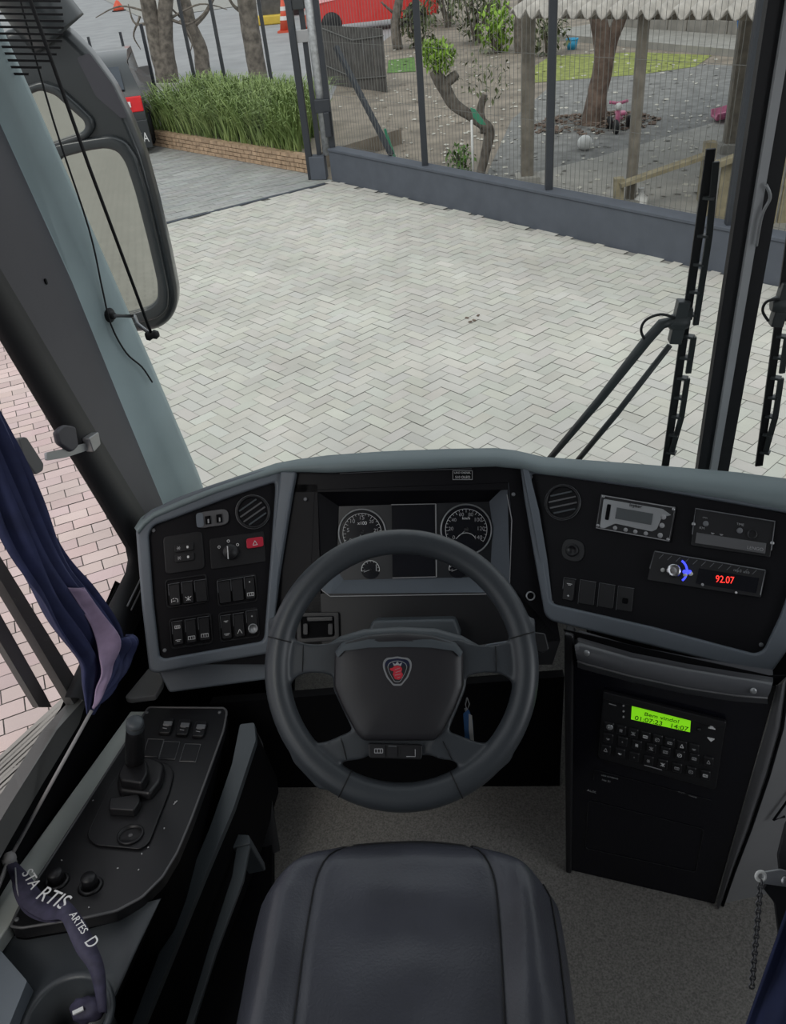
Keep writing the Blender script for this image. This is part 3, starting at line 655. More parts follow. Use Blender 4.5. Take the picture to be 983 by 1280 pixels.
# ---------------- A-pillar
SX = PL((-.78, 0, 0), (1, 0, 0))
L3 = [(182, 725), (165, 690), (85, 545), (0, 405), (-70, 290), (-160, 140)]
L2 = [(236, 720), (203, 628), (150, 500), (90, 352), (-2, 150), (-90, -40)]
L1 = [(284, 700), (250, 605), (190, 465), (128, 326), (20, 85), (-45, -60)]
P3 = [SX(*p) for p in L3]; P1 = [PW(*p) for p in L1]
P2 = [Y(*p, 1.80) for p in L2]
def mix(a, b, t, bul=0):
    p = a.lerp(b, t); return p+(CAM-p).normalized()*bul
ap = thing('pillar', P2[0], 'wide front pillar, dark grey inner face and windshield side coloured pale grey-green as if sky-lit', 'pillar')
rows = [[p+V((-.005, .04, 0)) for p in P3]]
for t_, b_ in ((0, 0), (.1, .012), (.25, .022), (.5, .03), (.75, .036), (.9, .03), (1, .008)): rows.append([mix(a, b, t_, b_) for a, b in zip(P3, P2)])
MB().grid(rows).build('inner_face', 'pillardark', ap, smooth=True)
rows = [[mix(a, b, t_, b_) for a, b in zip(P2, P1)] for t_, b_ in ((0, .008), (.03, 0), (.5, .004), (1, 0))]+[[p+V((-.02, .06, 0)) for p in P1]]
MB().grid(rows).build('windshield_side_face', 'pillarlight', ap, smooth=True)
mb = MB(); c = mix(P3[2], P2[2], .62, .034); PIL = pl3(mix(P3[3], P2[3], .5, .03), mix(P3[2], P2[2], .5, .03), mix(P3[3], P2[3], .8, .034))
c = PIL(57, 352); MB().lathe([(.006, -.006), (.006, .002)], c, PIL.n, 12).build('screw_hole', 'deep', ap)
LP_ = pl3(P1[3], P2[3], P1[1])
# blind guide wires and bracket
def lp(x, y, h=.015): return LP_(x, y, h)
tag(MB().tube(spline([lp(-10, -80, .04), lp(12, 0, .03), lp(58, 150, .02), lp(105, 285), lp(122, 360), lp(133, 405), lp(152, 440), lp(172, 458), lp(185, 477)], 5), .0022, 6).build('loose_wire', 'rubber', smooth=True), 'thin loose black wire running down the pale pillar face', 'wire')
t = thing('wire_bracket', lp(135, 394), 'small black bracket screwed to the pale pillar with a thin arm holding the blind cord', 'bracket')
c = lp(135, 394, 0); MB().lathe([(.016, 0), (.018, .006), (.009, .012), (.008, .02)], c, LP_.n, 16).build('mount', 'rubber', t, smooth=True)
kk = Y(190, 419, 1.74)
MB().tube([c+LP_.n*.018, lp(157, 394, .03), Y(172, 405, 1.76), kk], .0045, 8).build('arm', 'silver', t, smooth=True)
MB().lathe([(.008, -.014), (.011, -.008), (.008, 0), (.011, .008), (.006, .016)], kk, (1, .2, .1), 12).build('clamp', 'rubber', t, smooth=True)
tag(MB().tube([kk, Y(112, 210, 1.70), Y(36, -5, 1.66), Y(-5, -120, 1.64)], .0036, 8).build('blind_cord', 'rubber', smooth=True), 'taut black blind guide cord crossing in front of the big mirror', 'cord')
# ---------------- left wall, window, sashes
wl = MB(); S = [SX(*p) for p in ((182, 735), (165, 725), (100, 885), (48, 962), (0, 1045), (-60, 1150))]
S = [V((-.78, p.y, p.z)) for p in S]; S.sort(key=lambda p: -p.y)
S = [V((-.78, 1.95, 1.50)), V((-.78, 1.62, 1.56))]+S+[V((-.78, -1.2, 1.72))]
lower = [V((p.x-.05, p.y, .4)) for p in S]; S = [p+V((-.04, 0, 0)) for p in S]
wl.grid([S, lower])
struct(wl.build('wall_left', 'deep'))
pts = [SX(*p) for p in ((-160, 150), (-60, 308), (0, 406), (85, 548), (152, 660))]
fr = [(-160, 155), (-60, 312), (0, 412), (85, 555), (150, 662), (163, 684), (166, 700), (163, 716), (150, 742), (120, 800), (97, 850), (88, 872)]
wf = thing('window_frame', SX(95, 868), 'black rubber frame around the driver side window', 'window frame')
rows = []
for off, hh in ((34, .0), (32, .012), (12, .016), (0, .010), (-1, -.01)):
    row = []
    for i, p in enumerate(fr):
        a = V(fr[max(i-1, 0)]); b = V(fr[min(i+1, len(fr)-1)]); d = (b-a).normalized(); nn = V((d.y, -d.x))
        q = V(p)+nn*off; row.append(SX(q.x, q.y, hh))
    rows.append(row)
MB().grid(rows).build('rubber_frame', 'rubber', wf, smooth=True)
# double seal lines under the front corner
for off in (6, 11):
    MB().tube([SX(182+off*.4-3, 668+off*2+8, .024), SX(140+off, 752+off, .024)], .002, 5).build('seal_line', 'swedge', wf)
struct(MB().add([SX(*p) for p in ((-200, 120), (0, 406), (168, 690), (168, 720), (92, 872), (-160, 1300), (-300, 1300))], [tuple(range(7))]).build('window_3', 'sglass'))
SO = PL((-.80, 0, 0), (1, 0, 0))
sw_ = thing('sliding_window', SO(90, 870), 'sliding pane frame of the driver window with two sloping bars behind the curtain', 'window sash')
slab('sash_bar', SO, [(-30, 655), (0, 702), (93, 852), (100, 876), (90, 882), (0, 731), (-30, 684)], -.012, .006, 'sash', sw_)
slab('sash_bar', SO, [(-30, 705), (0, 757), (62, 868), (70, 884), (54, 884), (-30, 742)], -.02, -.008, 'sash', sw_)
o = slab('window_sill_rail', SO, [(100, 868), (88, 905), (40, 982), (0, 1050), (-40, 1120), (-52, 1090), (0, 1005), (60, 912)], -.01, .018, 'sash'); tag(o, 'grey metal sill rail along the bottom of the driver window', 'sill')
# latch
t = thing('window_latch', SX(60, 570), 'chrome window latch with black grip on the driver window edge', 'latch')
SL = PL((-.765, 0, 0), (1, 0, 0))
slab('lever', SL, [(55, 566), (78, 561), (112, 552), (116, 560), (80, 572), (56, 576)], 0, .005, 'silver', t, r=2, bevel=.002)
slab('grip', SL, [(18, 548), (28, 546), (50, 580), (49, 589), (40, 594), (24, 572)], -.004, .008, 'grayside', t, r=3, bevel=.004)
slab('cap', SL, [(64, 540), (74, 531), (88, 533), (92, 558), (84, 566), (68, 556)], 0, .012, 'pillardark', t, r=4, bevel=.005)
slab('hinge', SL, [(102, 548), (114, 540), (117, 556), (108, 566)], 0, .016, 'steel', t, r=2, bevel=.002)
# ---------------- exterior mirror
pmc = D(150, 270, 2.55); PM = PL(pmc, (.16, -.985, .03))
def pm(x, y, h=0): return PM(x, y, h)
t = thing('exterior_mirror', pm(150, 420), 'large dark rear-view mirror hanging outside the windshield on the left', 'mirror')
out = [(52, 22), (84, 38), (112, 66), (140, 104), (162, 148), (180, 192), (196, 250), (212, 318), (222, 368), (221, 386), (213, 402), (200, 412), (184, 416), (120, 420), (40, 330), (0, 180), (0, 40)]
m0 = [(78, 196), (112, 187), (134, 184), (148, 188), (158, 202), (170, 238), (186, 300), (198, 352), (198, 372), (188, 382), (160, 390), (120, 392), (75, 350), (50, 260)]
m1 = [(28, 122), (52, 112), (70, 118), (90, 136), (106, 150), (108, 158), (104, 164), (86, 170), (62, 178), (40, 182), (25, 160)]
bm_ = MB().prism(on(PM, fillet(out, 8)), PM.n, -.10, 0); bm_.build('housing', 'carblack', t, bevel=.03, seg=3)
# raised surround ring around the main glass
ro = [(66, 180), (112, 172), (140, 168), (158, 175), (172, 196), (184, 236), (200, 304), (212, 362), (211, 384), (198, 396), (165, 404), (115, 408), (60, 360), (36, 262)]
MB().ring(on(PM, fillet(ro, 8)), on(PM, fillet(m0, 8)), PM.n, -.01, .022).build('surround', 'carblack', t, bevel=.008, seg=2)
slab('main_mirror', PM, m0, 0, .006, 'mirror', t, r=8)
PM2 = PL(pm(60, 150), (.16, -.97, -.17))
MB().prism(on(PM, fillet(m1, 6)), PM.n, 0, .004).build('upper_mirror', 'mirror', t)
MB().ring(on(PM, fillet([(18, 112), (52, 100), (74, 107), (100, 130), (118, 148), (120, 160), (112, 172), (90, 180), (62, 188), (32, 194), (12, 160)], 6)), on(PM, fillet(m1, 6)), PM.n, -.01, .02).build('upper_surround', 'carblack', t, bevel=.008)
arm = [pm(70, 45, -.04), pm(40, 5, -.03), pm(0, -60, .0), pm(-60, -140, .05)]
MB().tube(spline(arm, 5), [.09]*16, 12).build('arm', 'carblack', t, smooth=True)
MB().prism(on(PM, fillet([(96, 72), (112, 66), (140, 104), (160, 146), (152, 148), (120, 120)], 3)), PM.n, 0, .003).build('painted_facet', 'pillardark', t)
# ---------------- wipers (outside the glass)
WO = PL((0, 2.05, 1.62), (0, -1, -.12))
def wiper(label, pts, piv, arms, loop, grp):
    t = thing('wiper', WO(*piv), label, 'wiper', grp)
    a, b = WO(*pts[0]), WO(*pts[1])
    mb = MB().bar(a, b, .006, .02, (1, 0, 0)); mb.build('blade', 'rubber', t)
    d = b-a; sx = V((.021, -.012, 0)); mb = MB()
    for s0, s1 in ((.06, .2), (.2, .34), (.36, .48), (.52, .64), (.64, .78), (.78, .97)):
        mb.bar(a+d*s0+sx*(.5 if s0 < .1 else 1), a+d*s1+sx*(.6 if s1 > .9 else 1), .007, .014, (1, 0, 0))
    for s in (.06, .13, .2, .27, .34, .41, .48, .55, .62, .7, .78, .88): mb.bar(a+d*s, a+d*s+sx, .02, .006)
    mb.build('blade_carrier', 'wiper', t)
    c = WO(*piv)+V((0, -.01, 0)); mb = MB(); mb.lathe([(.016, -.025), (.022, -.01), (.022, .01), (.016, .025)], c, (1, 0, 0), 14); mb.box(c, .03, .03, .11, Matrix.Rotation(.1, 3, 'Y')); mb.box(c+V((.012, 0, .02)), .035, .02, .03)
    mb.build('pivot_bracket', 'wiper', t, bevel=.003)
    for ar in arms:
        P_ = [WO(*p, .015) for p in ar[0]]; MB().tube(P_, ar[1], 8).build('arm', 'wiper', t, smooth=True)
    MB().tube(spline([WO(*p, .02) for p in loop], 6), .0035, 7).build('washer_hose', 'rubber', t, smooth=True)
wiper('raised windshield wiper left of the centre bar with two parallel arms', ((832, 582), (889, 186)), (848, 400), (([(676, 582), (748, 497), (808, 421), (826, 401), (842, 397)], [.009, .012, .014, .014, .012]), ([(708, 588), (770, 513), (836, 428)], [.008, .009, .008])), [(806, 422), (800, 408), (806, 395), (824, 388), (842, 392)], 'windshield wipers')
wiper('windshield wiper right of the centre bar at the photo edge', ((949, 582), (1004, 186)), (976, 378), (([(1150, 582), (1040, 470), (990, 400), (980, 382)], [.009, .012, .014, .012]), ([(1180, 588), (1060, 480), (990, 400)], [.008, .009, .008])), [(958, 396), (951, 384), (955, 373), (968, 369), (980, 374)], 'windshield wipers')
tag(MB().tube(spline([FR(953, 224, .03), FR(958, 240, .03), FR(948, 262, .03), FR(941, 300, .03)], 5), .0035, 6).build('loose_seal_strip', 'silver', smooth=True), 'thin grey loose seal end hanging on the windshield centre bar', 'strip')

# ================================================================ DASHBOARD
aD = radians(38)
Pc = PL(Y(515, 680, 1.50), (0, -cos(aD), sin(aD)))
def wing(x, y, b): return PL(Pc(x, y), (sin(b)*cos(aD), -cos(b)*cos(aD), sin(aD)))
Pl = wing(352, 700, radians(24)); Pr = wing(672, 700, radians(-20))
def off(pl, h): return PL(pl.o+pl.n*h, pl.n)
def DP(x): return Pl if x < 352 else (Pr if x > 672 else Pc)
dash = thing('dashboard', V((-.1, 1.5, FZ)), 'wide black and grey dashboard with angled switch panels left and right of the gauges', 'dashboard')
# fascias
slab('left_fascia', off(Pl, -.012), [(182, 660), (190, 655), (352, 596), (352, 640), (340, 830), (196, 830)], -.02, .012, 'panel', dash, r=3)
slab('right_fascia', off(Pr, -.012), [(652, 586), (800, 600), (1010, 650), (990, 760), (960, 822), (684, 772)], -.02, .012, 'panel', dash, r=3)
slab('centre_fascia_top', off(Pc, -.016), [(352, 588), (500, 580), (662, 576), (664, 612), (352, 616)], -.01, .012, 'panel', dash)
slab('centre_fascia_left', off(Pc, -.016), [(340, 606), (398, 606), (404, 806), (330, 816)], -.01, .012, 'panel', dash)
slab('centre_fascia_right', off(Pc, -.016), [(634, 600), (668, 600), (700, 800), (640, 806)], -.01, .012, 'panel', dash)
slab('centre_fascia_bottom', off(Pc, -.016), [(396, 742), (648, 740), (700, 800), (690, 830), (335, 830), (345, 800)], -.01, .012, 'black', dash)
# bezels
frame('left_bezel', Pl, [(170, 660), (184, 641), (222, 622), (266, 606), (312, 592), (362, 579), (362, 600), (350, 700), (340, 816), (262, 829), (196, 841), (187, 838), (178, 760)],
      [(186, 668), (192, 657), (226, 645), (268, 629), (310, 614), (344, 603), (344, 615), (338, 700), (330, 801), (262, 813), (206, 823), (200, 820), (192, 750)], -.05, .014, 'bezel', dash, r=7, bevel=.007, seg=3)
# centre surround legs
slab('centre_bezel_left', Pc, [(352, 590), (372, 590), (366, 620), (350, 720), (340, 800), (332, 800), (340, 700)], -.03, .016, 'bezel', dash, bevel=.006)
slab('centre_bezel_right', Pc, [(652, 584), (660, 584), (674, 640), (684, 700), (692, 768), (685, 770), (676, 712), (664, 645)], -.03, .016, 'bezel', dash, bevel=.003)
frame('right_bezel', Pr, [(650, 572), (700, 582), (820, 596), (1060, 628), (1040, 720), (1000, 790), (966, 838), (956, 842), (820, 808), (690, 776), (682, 768), (668, 690), (656, 620)],
      [(664, 592), (700, 596), (820, 613), (1010, 646), (1000, 700), (975, 770), (955, 812), (944, 817), (820, 784), (694, 755), (688, 750), (680, 690), (668, 620)], -.05, .013, 'bezel', dash, r=6, bevel=.006, seg=3)
# padded top edge
sil = [(168, 660), (176, 647), (190, 637), (225, 621), (265, 606), (310, 591), (345, 579), (372, 574), (410, 569), (480, 564), (560, 561), (620, 560), (645, 563), (680, 571), (760, 577), (850, 584), (920, 590), (990, 599), (1080, 610)]
inn = [(174, 668), (182, 658), (194, 648), (228, 634), (268, 618), (312, 603), (350, 592), (376, 590), (412, 591), (480, 588), (560, 585), (620, 583), (650, 586), (684, 594), (760, 602), (850, 615), (920, 626), (990, 640), (1080, 658)]
rows = [[], [], [], [], [], []]
for s, i in zip(sil, inn):
    p = DP(s[0]); m_ = ((s[0]+i[0])/2, (s[1]+i[1])/2)
    k = 1 if s[0] > 360 else .35
    rows[0].append(p(*i, -.02)); rows[1].append(p(*i, .016)); rows[2].append(p(i[0]*.75+s[0]*.25, i[1]*.75+s[1]*.25, .022)); rows[3].append(p(*m_, .018)); q = p(*s, 0); rows[4].append(q)
    rows[5].append(V((q.x, max(q.y+.12, 1.9), q.z-.24)) if s[0] < 640 else V((q.x, max(1.94, q.y+.12), q.z-(max(1.94, q.y+.12)-q.y)*.8)))
MB().grid(rows).build('padded_top', 'top', dash, smooth=True)
# underside
slab('left_underside', off(Pl, -.03), [(196, 836), (338, 814), (345, 848), (212, 866)], -.05, .0, 'bezel', dash, bevel=.006)
MB().prism([Y(178, 770, 1.5), Y(345, 760, 1.6), Y(345, 700, 1.75), Y(178, 700, 1.62)], V((0, 0, -1)), 0, .35).build('left_body', 'deep', dash)
MB().prism([V((-.62, 1.30, 1.40)), V((.19, 1.30, 1.47)), V((.19, 1.29, FZ+.002)), V((-.62, 1.29, FZ+.002))], V((0, -1, .3)), -.03, 0).build('footwell_shade_panel', 'deep', dash)  # near-black sheet pulled forward to stand in for shade in the footwell
MB().box((.65, 1.66, 1.36), .7, .06, .5).build('right_body', 'deep', dash)
# screws
for pl, pts in ((Pl, ((192, 663), (346, 607), (206, 813), (328, 803))), (Pr, ((664, 596), (690, 753), (952, 806))), (Pc, ((382, 624), (642, 618)))):
    for p in pts: MB().lathe([(.0045, 0), (.0045, .002), (.003, .003)], pl(*p), pl.n, 10).build('screw', 'swedge', dash, smooth=True)
# air vents
def vent(pl, cx, cy, rpx, ang):
    c = pl(cx, cy); R = rpx*(c-CAM).dot(fw)/F; n = pl.n
    v = MB().lathe([(R, 0), (R*1.0, .006), (R*.93, .009), (R*.86, .004), (R*.82, -.012)], c, n, 36, False).build('air_vent', 'sw', dash, smooth=True)
    MB().lathe([(R*.84, -.014), (R*.84, -.010)], c, n, 30).build('vent_cup', 'deep', v)
    ex = (pl(cx+10, cy+10*tan(ang))-c).normalized(); ey = n.cross(ex)
    for k in (-.5, -.17, .17, .5):
        w = sqrt(max(.05, .8**2-k*k))*R; MB().bar(c+ey*k*R-ex*w-n*.002, c+ey*k*R+ex*w-n*.002, .0035, .010, n).build('vent_slat', 'grayside' if abs(k) < .3 else 'hubtop', v)
    MB().tube([c+ex*(R*1.0*cos(a))+ey*(R*1.0*sin(a))+n*.004 for a in [2*pi*i/36 for i in range(36)]], .0012, 6, True).build('vent_ring', 'swedge', v, smooth=True)
vent(Pl, 316, 640, 21, radians(-35)); vent(Pr, 704, 628, 22, radians(-12))
exL, eyL = (1, -.145), (.075, 1); exR, eyR = (1, .165), (-.10, 1)
def glyph(pl, cx, cy, s, ex, ey, kind, par, m='white', h=.0075):
    """small pictogram strokes"""
    def q(a, b): return (cx+ex[0]*a*s+ey[0]*b*s, cy+ex[1]*a*s+ey[1]*b*s)
    G = {'lamp': [((-1, -.6), (-1, .6)), ((-.7, -.6), (-.2, -.8)), ((-.7, 0), (.1, 0)), ((-.7, .6), (-.2, .8)), ((.1, -.7), (.8, -.4)), ((.8, -.4), (.8, .4)), ((.8, .4), (.1, .7))],
         'fan': [((-.9, -.7), (.9, .7)), ((-.9, .7), (.9, -.7)), ((-.2, 0), (.2, 0)), ((0, -.8), (0, .8))],
         'coach': [((-1, -.5), (1, -.5)), ((1, -.5), (1, .5)), ((1, .5), (-1, .5)), ((-1, .5), (-1, -.5)), ((-.3, -.5), (-.3, .5)), ((.4, -.5), (.4, .5))],
         'tri': [((-.8, .7), (0, -.8)), ((0, -.8), (.8, .7)), ((.8, .7), (-.8, .7))],
         'bar': [((-.9, 0), (.9, 0)), ((-.5, .4), (.5, .4))], 'dot': [((-.3, 0), (.3, 0)), ((0, -.3), (0, .3))],
         'flake': [((-.8, 0), (.8, 0)), ((-.5, -.7), (.5, .7)), ((.5, -.7), (-.5, .7))]}[kind]
    mb = MB()
    for a, b in G: mb.bar(pl(*q(*a), h), pl(*q(*b), h), .0012, .0008, pl.n)
    return mb.build('pictogram', m, par)
def rocker(pl, cx, cy, w, h, ex, ey, g=None, gy=.28, top=None, tilt=1, m='sw'):
    P_ = on(pl, fillet(rect(cx, cy, w, h, ex, ey), 1.6, 2)); mb = MB(); n = pl.n
    cen = pl(cx, cy); k = len(P_); e = pl(cx+ey[0]*h/2, cy+ey[1]*h/2)-cen; el = e.length; e = e.normalized()
    A = [p for p in P_]; B = [cen+(p-cen)*.93+n*(.006+.0025*tilt*((p-cen).dot(e)/el)) for p in P_]
    mb.add(A+B, [tuple(range(k, 2*k))]+[(i, (i+1) % k, k+(i+1) % k, k+i) for i in range(k)])
    o = mb.build('rocker_switch', m, dash)
    R_ = on(pl, rect(cx, cy, w+1, h+1, ex, ey), .006); mb = MB().tube([R_[3].lerp(R_[0], .5), R_[0], R_[1]], .0006, 5)
    mb.build('switch_edge', 'swedge', o)
    if g: glyph(pl, cx+ey[0]*h*gy, cy+ey[1]*h*gy, w*.33, ex, ey, g, o)
    if top: glyph(pl, cx-ey[0]*h*.27, cy-ey[1]*h*.27, w*.26, ex, ey, top, o, h=.005)
    return o
def bank(pl, cx, cy, w, h, ex, ey):
    o = MB().ring(on(pl, fillet(rect(cx, cy, w, h, ex, ey), 5)), on(pl, fillet(rect(cx, cy, w-4, h-4, ex, ey), 4)), pl.n, 0, .0035).build('switch_frame', 'sw', dash, bevel=.001, seg=1)
    return o
bank(Pl, 233.5, 739, 53, 36, exL, eyL)
for cx, cy, w, g in ((218.5, 743.5, 13, 'lamp'), (235, 741, 13, 'fan'), (251.5, 739, 14, None)): rocker(Pl, cx, cy, w, 27, exL, eyL, g)
bank(Pl, 296.5, 738, 50, 35, exL, eyL)
for cx, cy, w, g, tp in ((281, 740, 15, None, None), (297, 737.5, 14.5, None, None), (312.5, 735, 12, 'coach', 'dot')): rocker(Pl, cx, cy, w, 28, exL, eyL, g, top=tp)
bank(Pl, 239, 789, 53, 38, exL, eyL)
for cx, cy, w, g, tp in ((222.5, 791.5, 12, 'bar', 'coach'), (239, 789, 12.5, 'coach', None), (255.5, 786, 13, 'coach', None)): rocker(Pl, cx, cy, w, 29, exL, eyL, g, top=tp)
bank(Pl, 299, 781, 50, 37, exL, eyL)
for cx, cy, w, g, tp in ((283, 784, 12, 'bar', 'bar'), (299, 781.5, 12.5, 'tri', None), (315.5, 778, 13, None, 'dot')): rocker(Pl, cx, cy, w, 29, exL, eyL, g, top=tp)
c = Pl(316, 785.5, .008); MB().lathe([(.011, 0), (.011, .004), (.0085, .005), (.0085, .002)], c, Pl.n, 24).build('ring_socket', 'silver', dash, smooth=True)
# top-left toggle pod
o = slab('toggle_pod', Pl, fillet(rect(266, 648.5, 40, 20, exL, eyL), 9), 0, .008, 'grayside', dash, bevel=.002)
slab('pod_cheek', Pl, fillet(rect(250, 650.5, 9, 18, exL, eyL), 4), .002, .0095, 'bezel', o)
for cx in (260, 274): 
    r_ = slab('toggle', Pl, rect(cx, 649.5-(cx-267)*.145, 7, 10, exL, eyL), .008, .012, 'deep', o); slab('toggle_tip', Pl, rect(cx+.5, 651-(cx-267)*.145, 1.8, 5, exL, eyL), .0085, .0135, 'dim', o)
# mirror adjuster panel
o = slab('mirror_control', Pl, fillet(rect(230, 691, 49, 47, exL, eyL), 6), 0, .004, 'sw', dash, bevel=.0015)
for k in (0, 1):
    b_ = slab('push_button', Pl, fillet(rect(230+k*.8, 684.5+k*12.5, 24, 9.5, exL, eyL), 2.5), .004, .009, 'black', o, bevel=.001)
    slab('indicator', Pl, fillet(rect(234.5+k*.8, 684+k*12.3, 2.6, 3.2, exL, eyL), 1), .009, .0096, 'white', o)
    glyph(Pl, 223.5+k*.8, 685.5+k*12.3, 3, exL, eyL, 'flake', o, 'dim', .0095)
# rotary light switch with hazard button
o = slab('light_switch_panel', Pl, fillet(rect(297, 688, 68, 38, exL, (.06, 1)), 3), 0, .003, 'sw', dash, bevel=.001)
c = Pl(288, 690, .003); MB().lathe([(.0185, 0), (.0175, .010), (.0165, .012)], c, Pl.n, 30).build('rotary_knob', 'black', o, smooth=True)
MB().bar(Pl(284, 683, .016), Pl(285, 699, .016), .0022, .0012, Pl.n).build('pointer_line', 'white', o)
for x, y in ((274, 684), (285.5, 676.5), (297, 681), (286.5, 698)): MB().tube([Pl(x, y, .004)+(Pl(x+3, y)-Pl(x, y)).normalized()*.0028*cos(a)+(Pl(x, y+3)-Pl(x, y)).normalized()*.0028*sin(a) for a in [k*pi/5 for k in range(10)]], .0007, 4, True).build('pictogram', 'white', o)
hz = slab('hazard_button', Pl, fillet(rect(318.5, 678.5, 21, 12.5, exL, eyL), 3), .003, .010, 'red', o, bevel=.0015)
glyph(Pl, 318.5, 679, 3.6, exL, eyL, 'tri', hz, 'white', .0112)
# right wing switches, lighter, blanks
o = slab('cigarette_lighter', Pr, [(0, 0)]*0 or fillet(rect(717, 688, 28, 27, exR, eyR), 13), 0, .004, 'sw', dash, bevel=.001)
MB().lathe([(.014, .003), (.014, .009), (.010, .012), (.009, .008)], Pr(716, 688), Pr.n, 24).build('lighter_knob', 'black', o, smooth=True)
rocker(Pr, 712, 737, 14, 27, exR, eyR, 'dot', top='bar')
for cx, cy in ((734.5, 741), (758.5, 745), (782, 749)):
    slab('blanking_plate', Pr, fillet(rect(cx, cy, 19, 29, exR, eyR), 2), 0, .003, 'black', dash, bevel=.0008, seg=1)
    MB().tube(on(Pr, [rect(cx, cy, 20, 30, exR, eyR)[i] for i in (3, 0, 1)], .002), .0006, 5).build('plate_edge', 'swedge', dash)
slab('small_button', Pr, fillet(rect(782, 751, 7, 7, exR, eyR), 2), .003, .006, 'deep', dash)
# ring button and ashtray in the centre
c = Pc(663.5, 745, -.003); MB().lathe([(.0105, 0), (.0105, .004), (.0075, .004), (.0075, 0)], c, Pc.n, 24, False).build('ring_button', 'silver', dash, smooth=True)
MB().lathe([(.0072, 0), (.0072, .002)], c, Pc.n, 20).build('ring_centre', 'deep', dash)
o = frame('ashtray', Pc, [(371, 766), (424, 765), (425, 800), (372, 804)], [(377, 771), (418, 770), (419, 795), (378, 798)], -.006, .006, 'black', dash, r=3, bevel=.0015)
slab('ashtray_lid', Pc, fillet([(384, 771), (417, 770), (417, 776), (385, 777)], 2), 0, .010, 'sw', o, bevel=.002)
slab('ashtray_cup', Pc, [(377, 771), (418, 770), (419, 795), (378, 798)], -.005, .002, 'deep', o)
for x in (383, 414): slab('ashtray_tab', Pc, fillet(rect(x, 786, 6, 14, (1, 0), (0, 1)), 2), .002, .010, 'sw', o, bevel=.001)
# small warning sticker above the gauges
o = slab('sticker', Pc, rect(578.5, 594, 25, 11.5, (1, .0), (0, 1)), -.004, .0012, 'dim', dash); slab('sticker_face', Pc, rect(578.5, 594, 23.4, 10, (1, 0), (0, 1)), .001, .0018, 'deep', o)
pxtext('sticker_text', 'USO DIESEL', Pc, (568, 592.2), (589, 592.2), 'white', o, .0024, .8); pxtext('sticker_text', 'S10 OLEO', Pc, (569.5, 598), (588, 598), 'white', o, .0024, 1.0)
# ---------------- instrument cluster (in a deep hood)
Pi = off(Pc, -.055)
ic = thing('instrument_cluster', Pi(518, 724), 'instrument cluster with two round gauges and a dark centre screen behind the wheel', 'instrument cluster')
slab('face', Pi, fillet([(405, 628), (630, 620), (634, 738), (408, 742)], 6), -.02, 0, 'cluster', ic)
O_ = [(393, 612), (636, 603), (640, 650), (637, 742), (412, 746), (388, 722)]; I_ = [(424, 633), (612, 627), (616, 660), (613, 721), (430, 725), (421, 712)]
Oh = [Pc(*p, -.003) for p in O_]; Ih = [Pi(*p) for p in I_]
for i, (nm, m_) in enumerate((('hood_top', 'panel'), ('hood_right', 'bezel'), ('hood_right', 'bezel'), ('hood_lip', 'bezel'), ('hood_corner', 'bezel'), ('hood_left', 'panel'))):
    j = (i+1) % 6; MB().add([Oh[i], Oh[j], Ih[j], Ih[i]], [(0, 1, 2, 3)]).build(nm, m_, ic)
MB().tube([Pc(398, 728, .001), Pc(403, 738, .001), Pc(413, 745.5, .001), Pc(637, 742, .001)], .0012, 6).build('hood_edge_highlight', 'dim', ic, smooth=True)  # highlight along the hood rim put in as a pale line
MB().tube([Pc(634, 618, .001), Pc(640, 650, .001), Pc(637, 738, .001)], .0010, 6).build('hood_edge_highlight', 'dim', ic, smooth=True)
MB().tube([Pc(425, 592, .001), Pc(500, 588.5, .001), Pc(590, 586, .001)], .0008, 6).build('upper_edge', 'swedge', ic, smooth=True)
def gauge(cx, cy, rp, a0, a1, nums, needle, ring=True, big=True):
    c = Pi(cx, cy); k = (c-CAM).dot(fw)/F; R = rp*k; ex = (Pi(cx+10, cy)-c).normalized(); ey = Pi.n.cross(ex)
    def at(a, r, h=.003): return c+(ex*cos(a)+ey*sin(a))*r*R+Pi.n*h
    g = MB().lathe([(R*.95, 0), (R*.95, .0015)], c, Pi.n, 40).build('gauge', 'screen', ic)
    if ring: MB().tube([at(2*pi*i/48, 1, .004) for i in range(48)], .0019, 6, True).build('gauge_ring', 'silver', g, smooth=True)
    arc = [at(a0+(a1-a0)*i/40, .82 if big else .9) for i in range(41)]
    MB().tube(arc, .0006 if big else .0008, 5).build('scale_arc', 'white', g)
    mb = MB(); N_ = 24 if big else 8
    for i in range(N_+1):
        a = a0+(a1-a0)*i/N_; mb.bar(at(a, .74 if i % 3 else .68), at(a, .82 if big else .9), .0007, .0005, Pi.n)
    mb.build('tick_marks', 'white', g)
    for i, s in enumerate(nums):
        a = a0+(a1-a0)*(i)/(len(nums)-1); p = at(a, .60, .002); w = R*.085*len(s); text('numeral', s, p-ex*w*.55-ey*R*.04, p+ex*w*.55-ey*R*.04, Pi.n, 'dim', g, .001)
    MB().bar(at(needle, -.1, .004), at(needle, .55 if big else .7, .004), .0014, .001, Pi.n).build('needle', 'dim', g)
    MB().lathe([(R*.1, .002), (R*.09, .006)], c, Pi.n, 16).build('needle_hub', 'black', g, smooth=True)
    return g, at, c, ex, ey, R
g, at, c, ex, ey, R = gauge(453, 666, 29.5, radians(215), radians(-35), ['0', '5', '10', '15', '20', '25', '30'], radians(240))
text('unit', 'x100', c-ex*R*.2+ey*R*.34, c+ex*R*.2+ey*R*.34, Pi.n, 'white', g, .002)
g, at, c, ex, ey, R = gauge(583, 662, 31.5, radians(215), radians(-35), ['0', '20', '40', '60', '80', '100', '120', '140'], radians(222))
text('unit', 'km/h', c-ex*R*.15+ey*R*.4, c+ex*R*.15+ey*R*.4, Pi.n, 'white', g, .002)
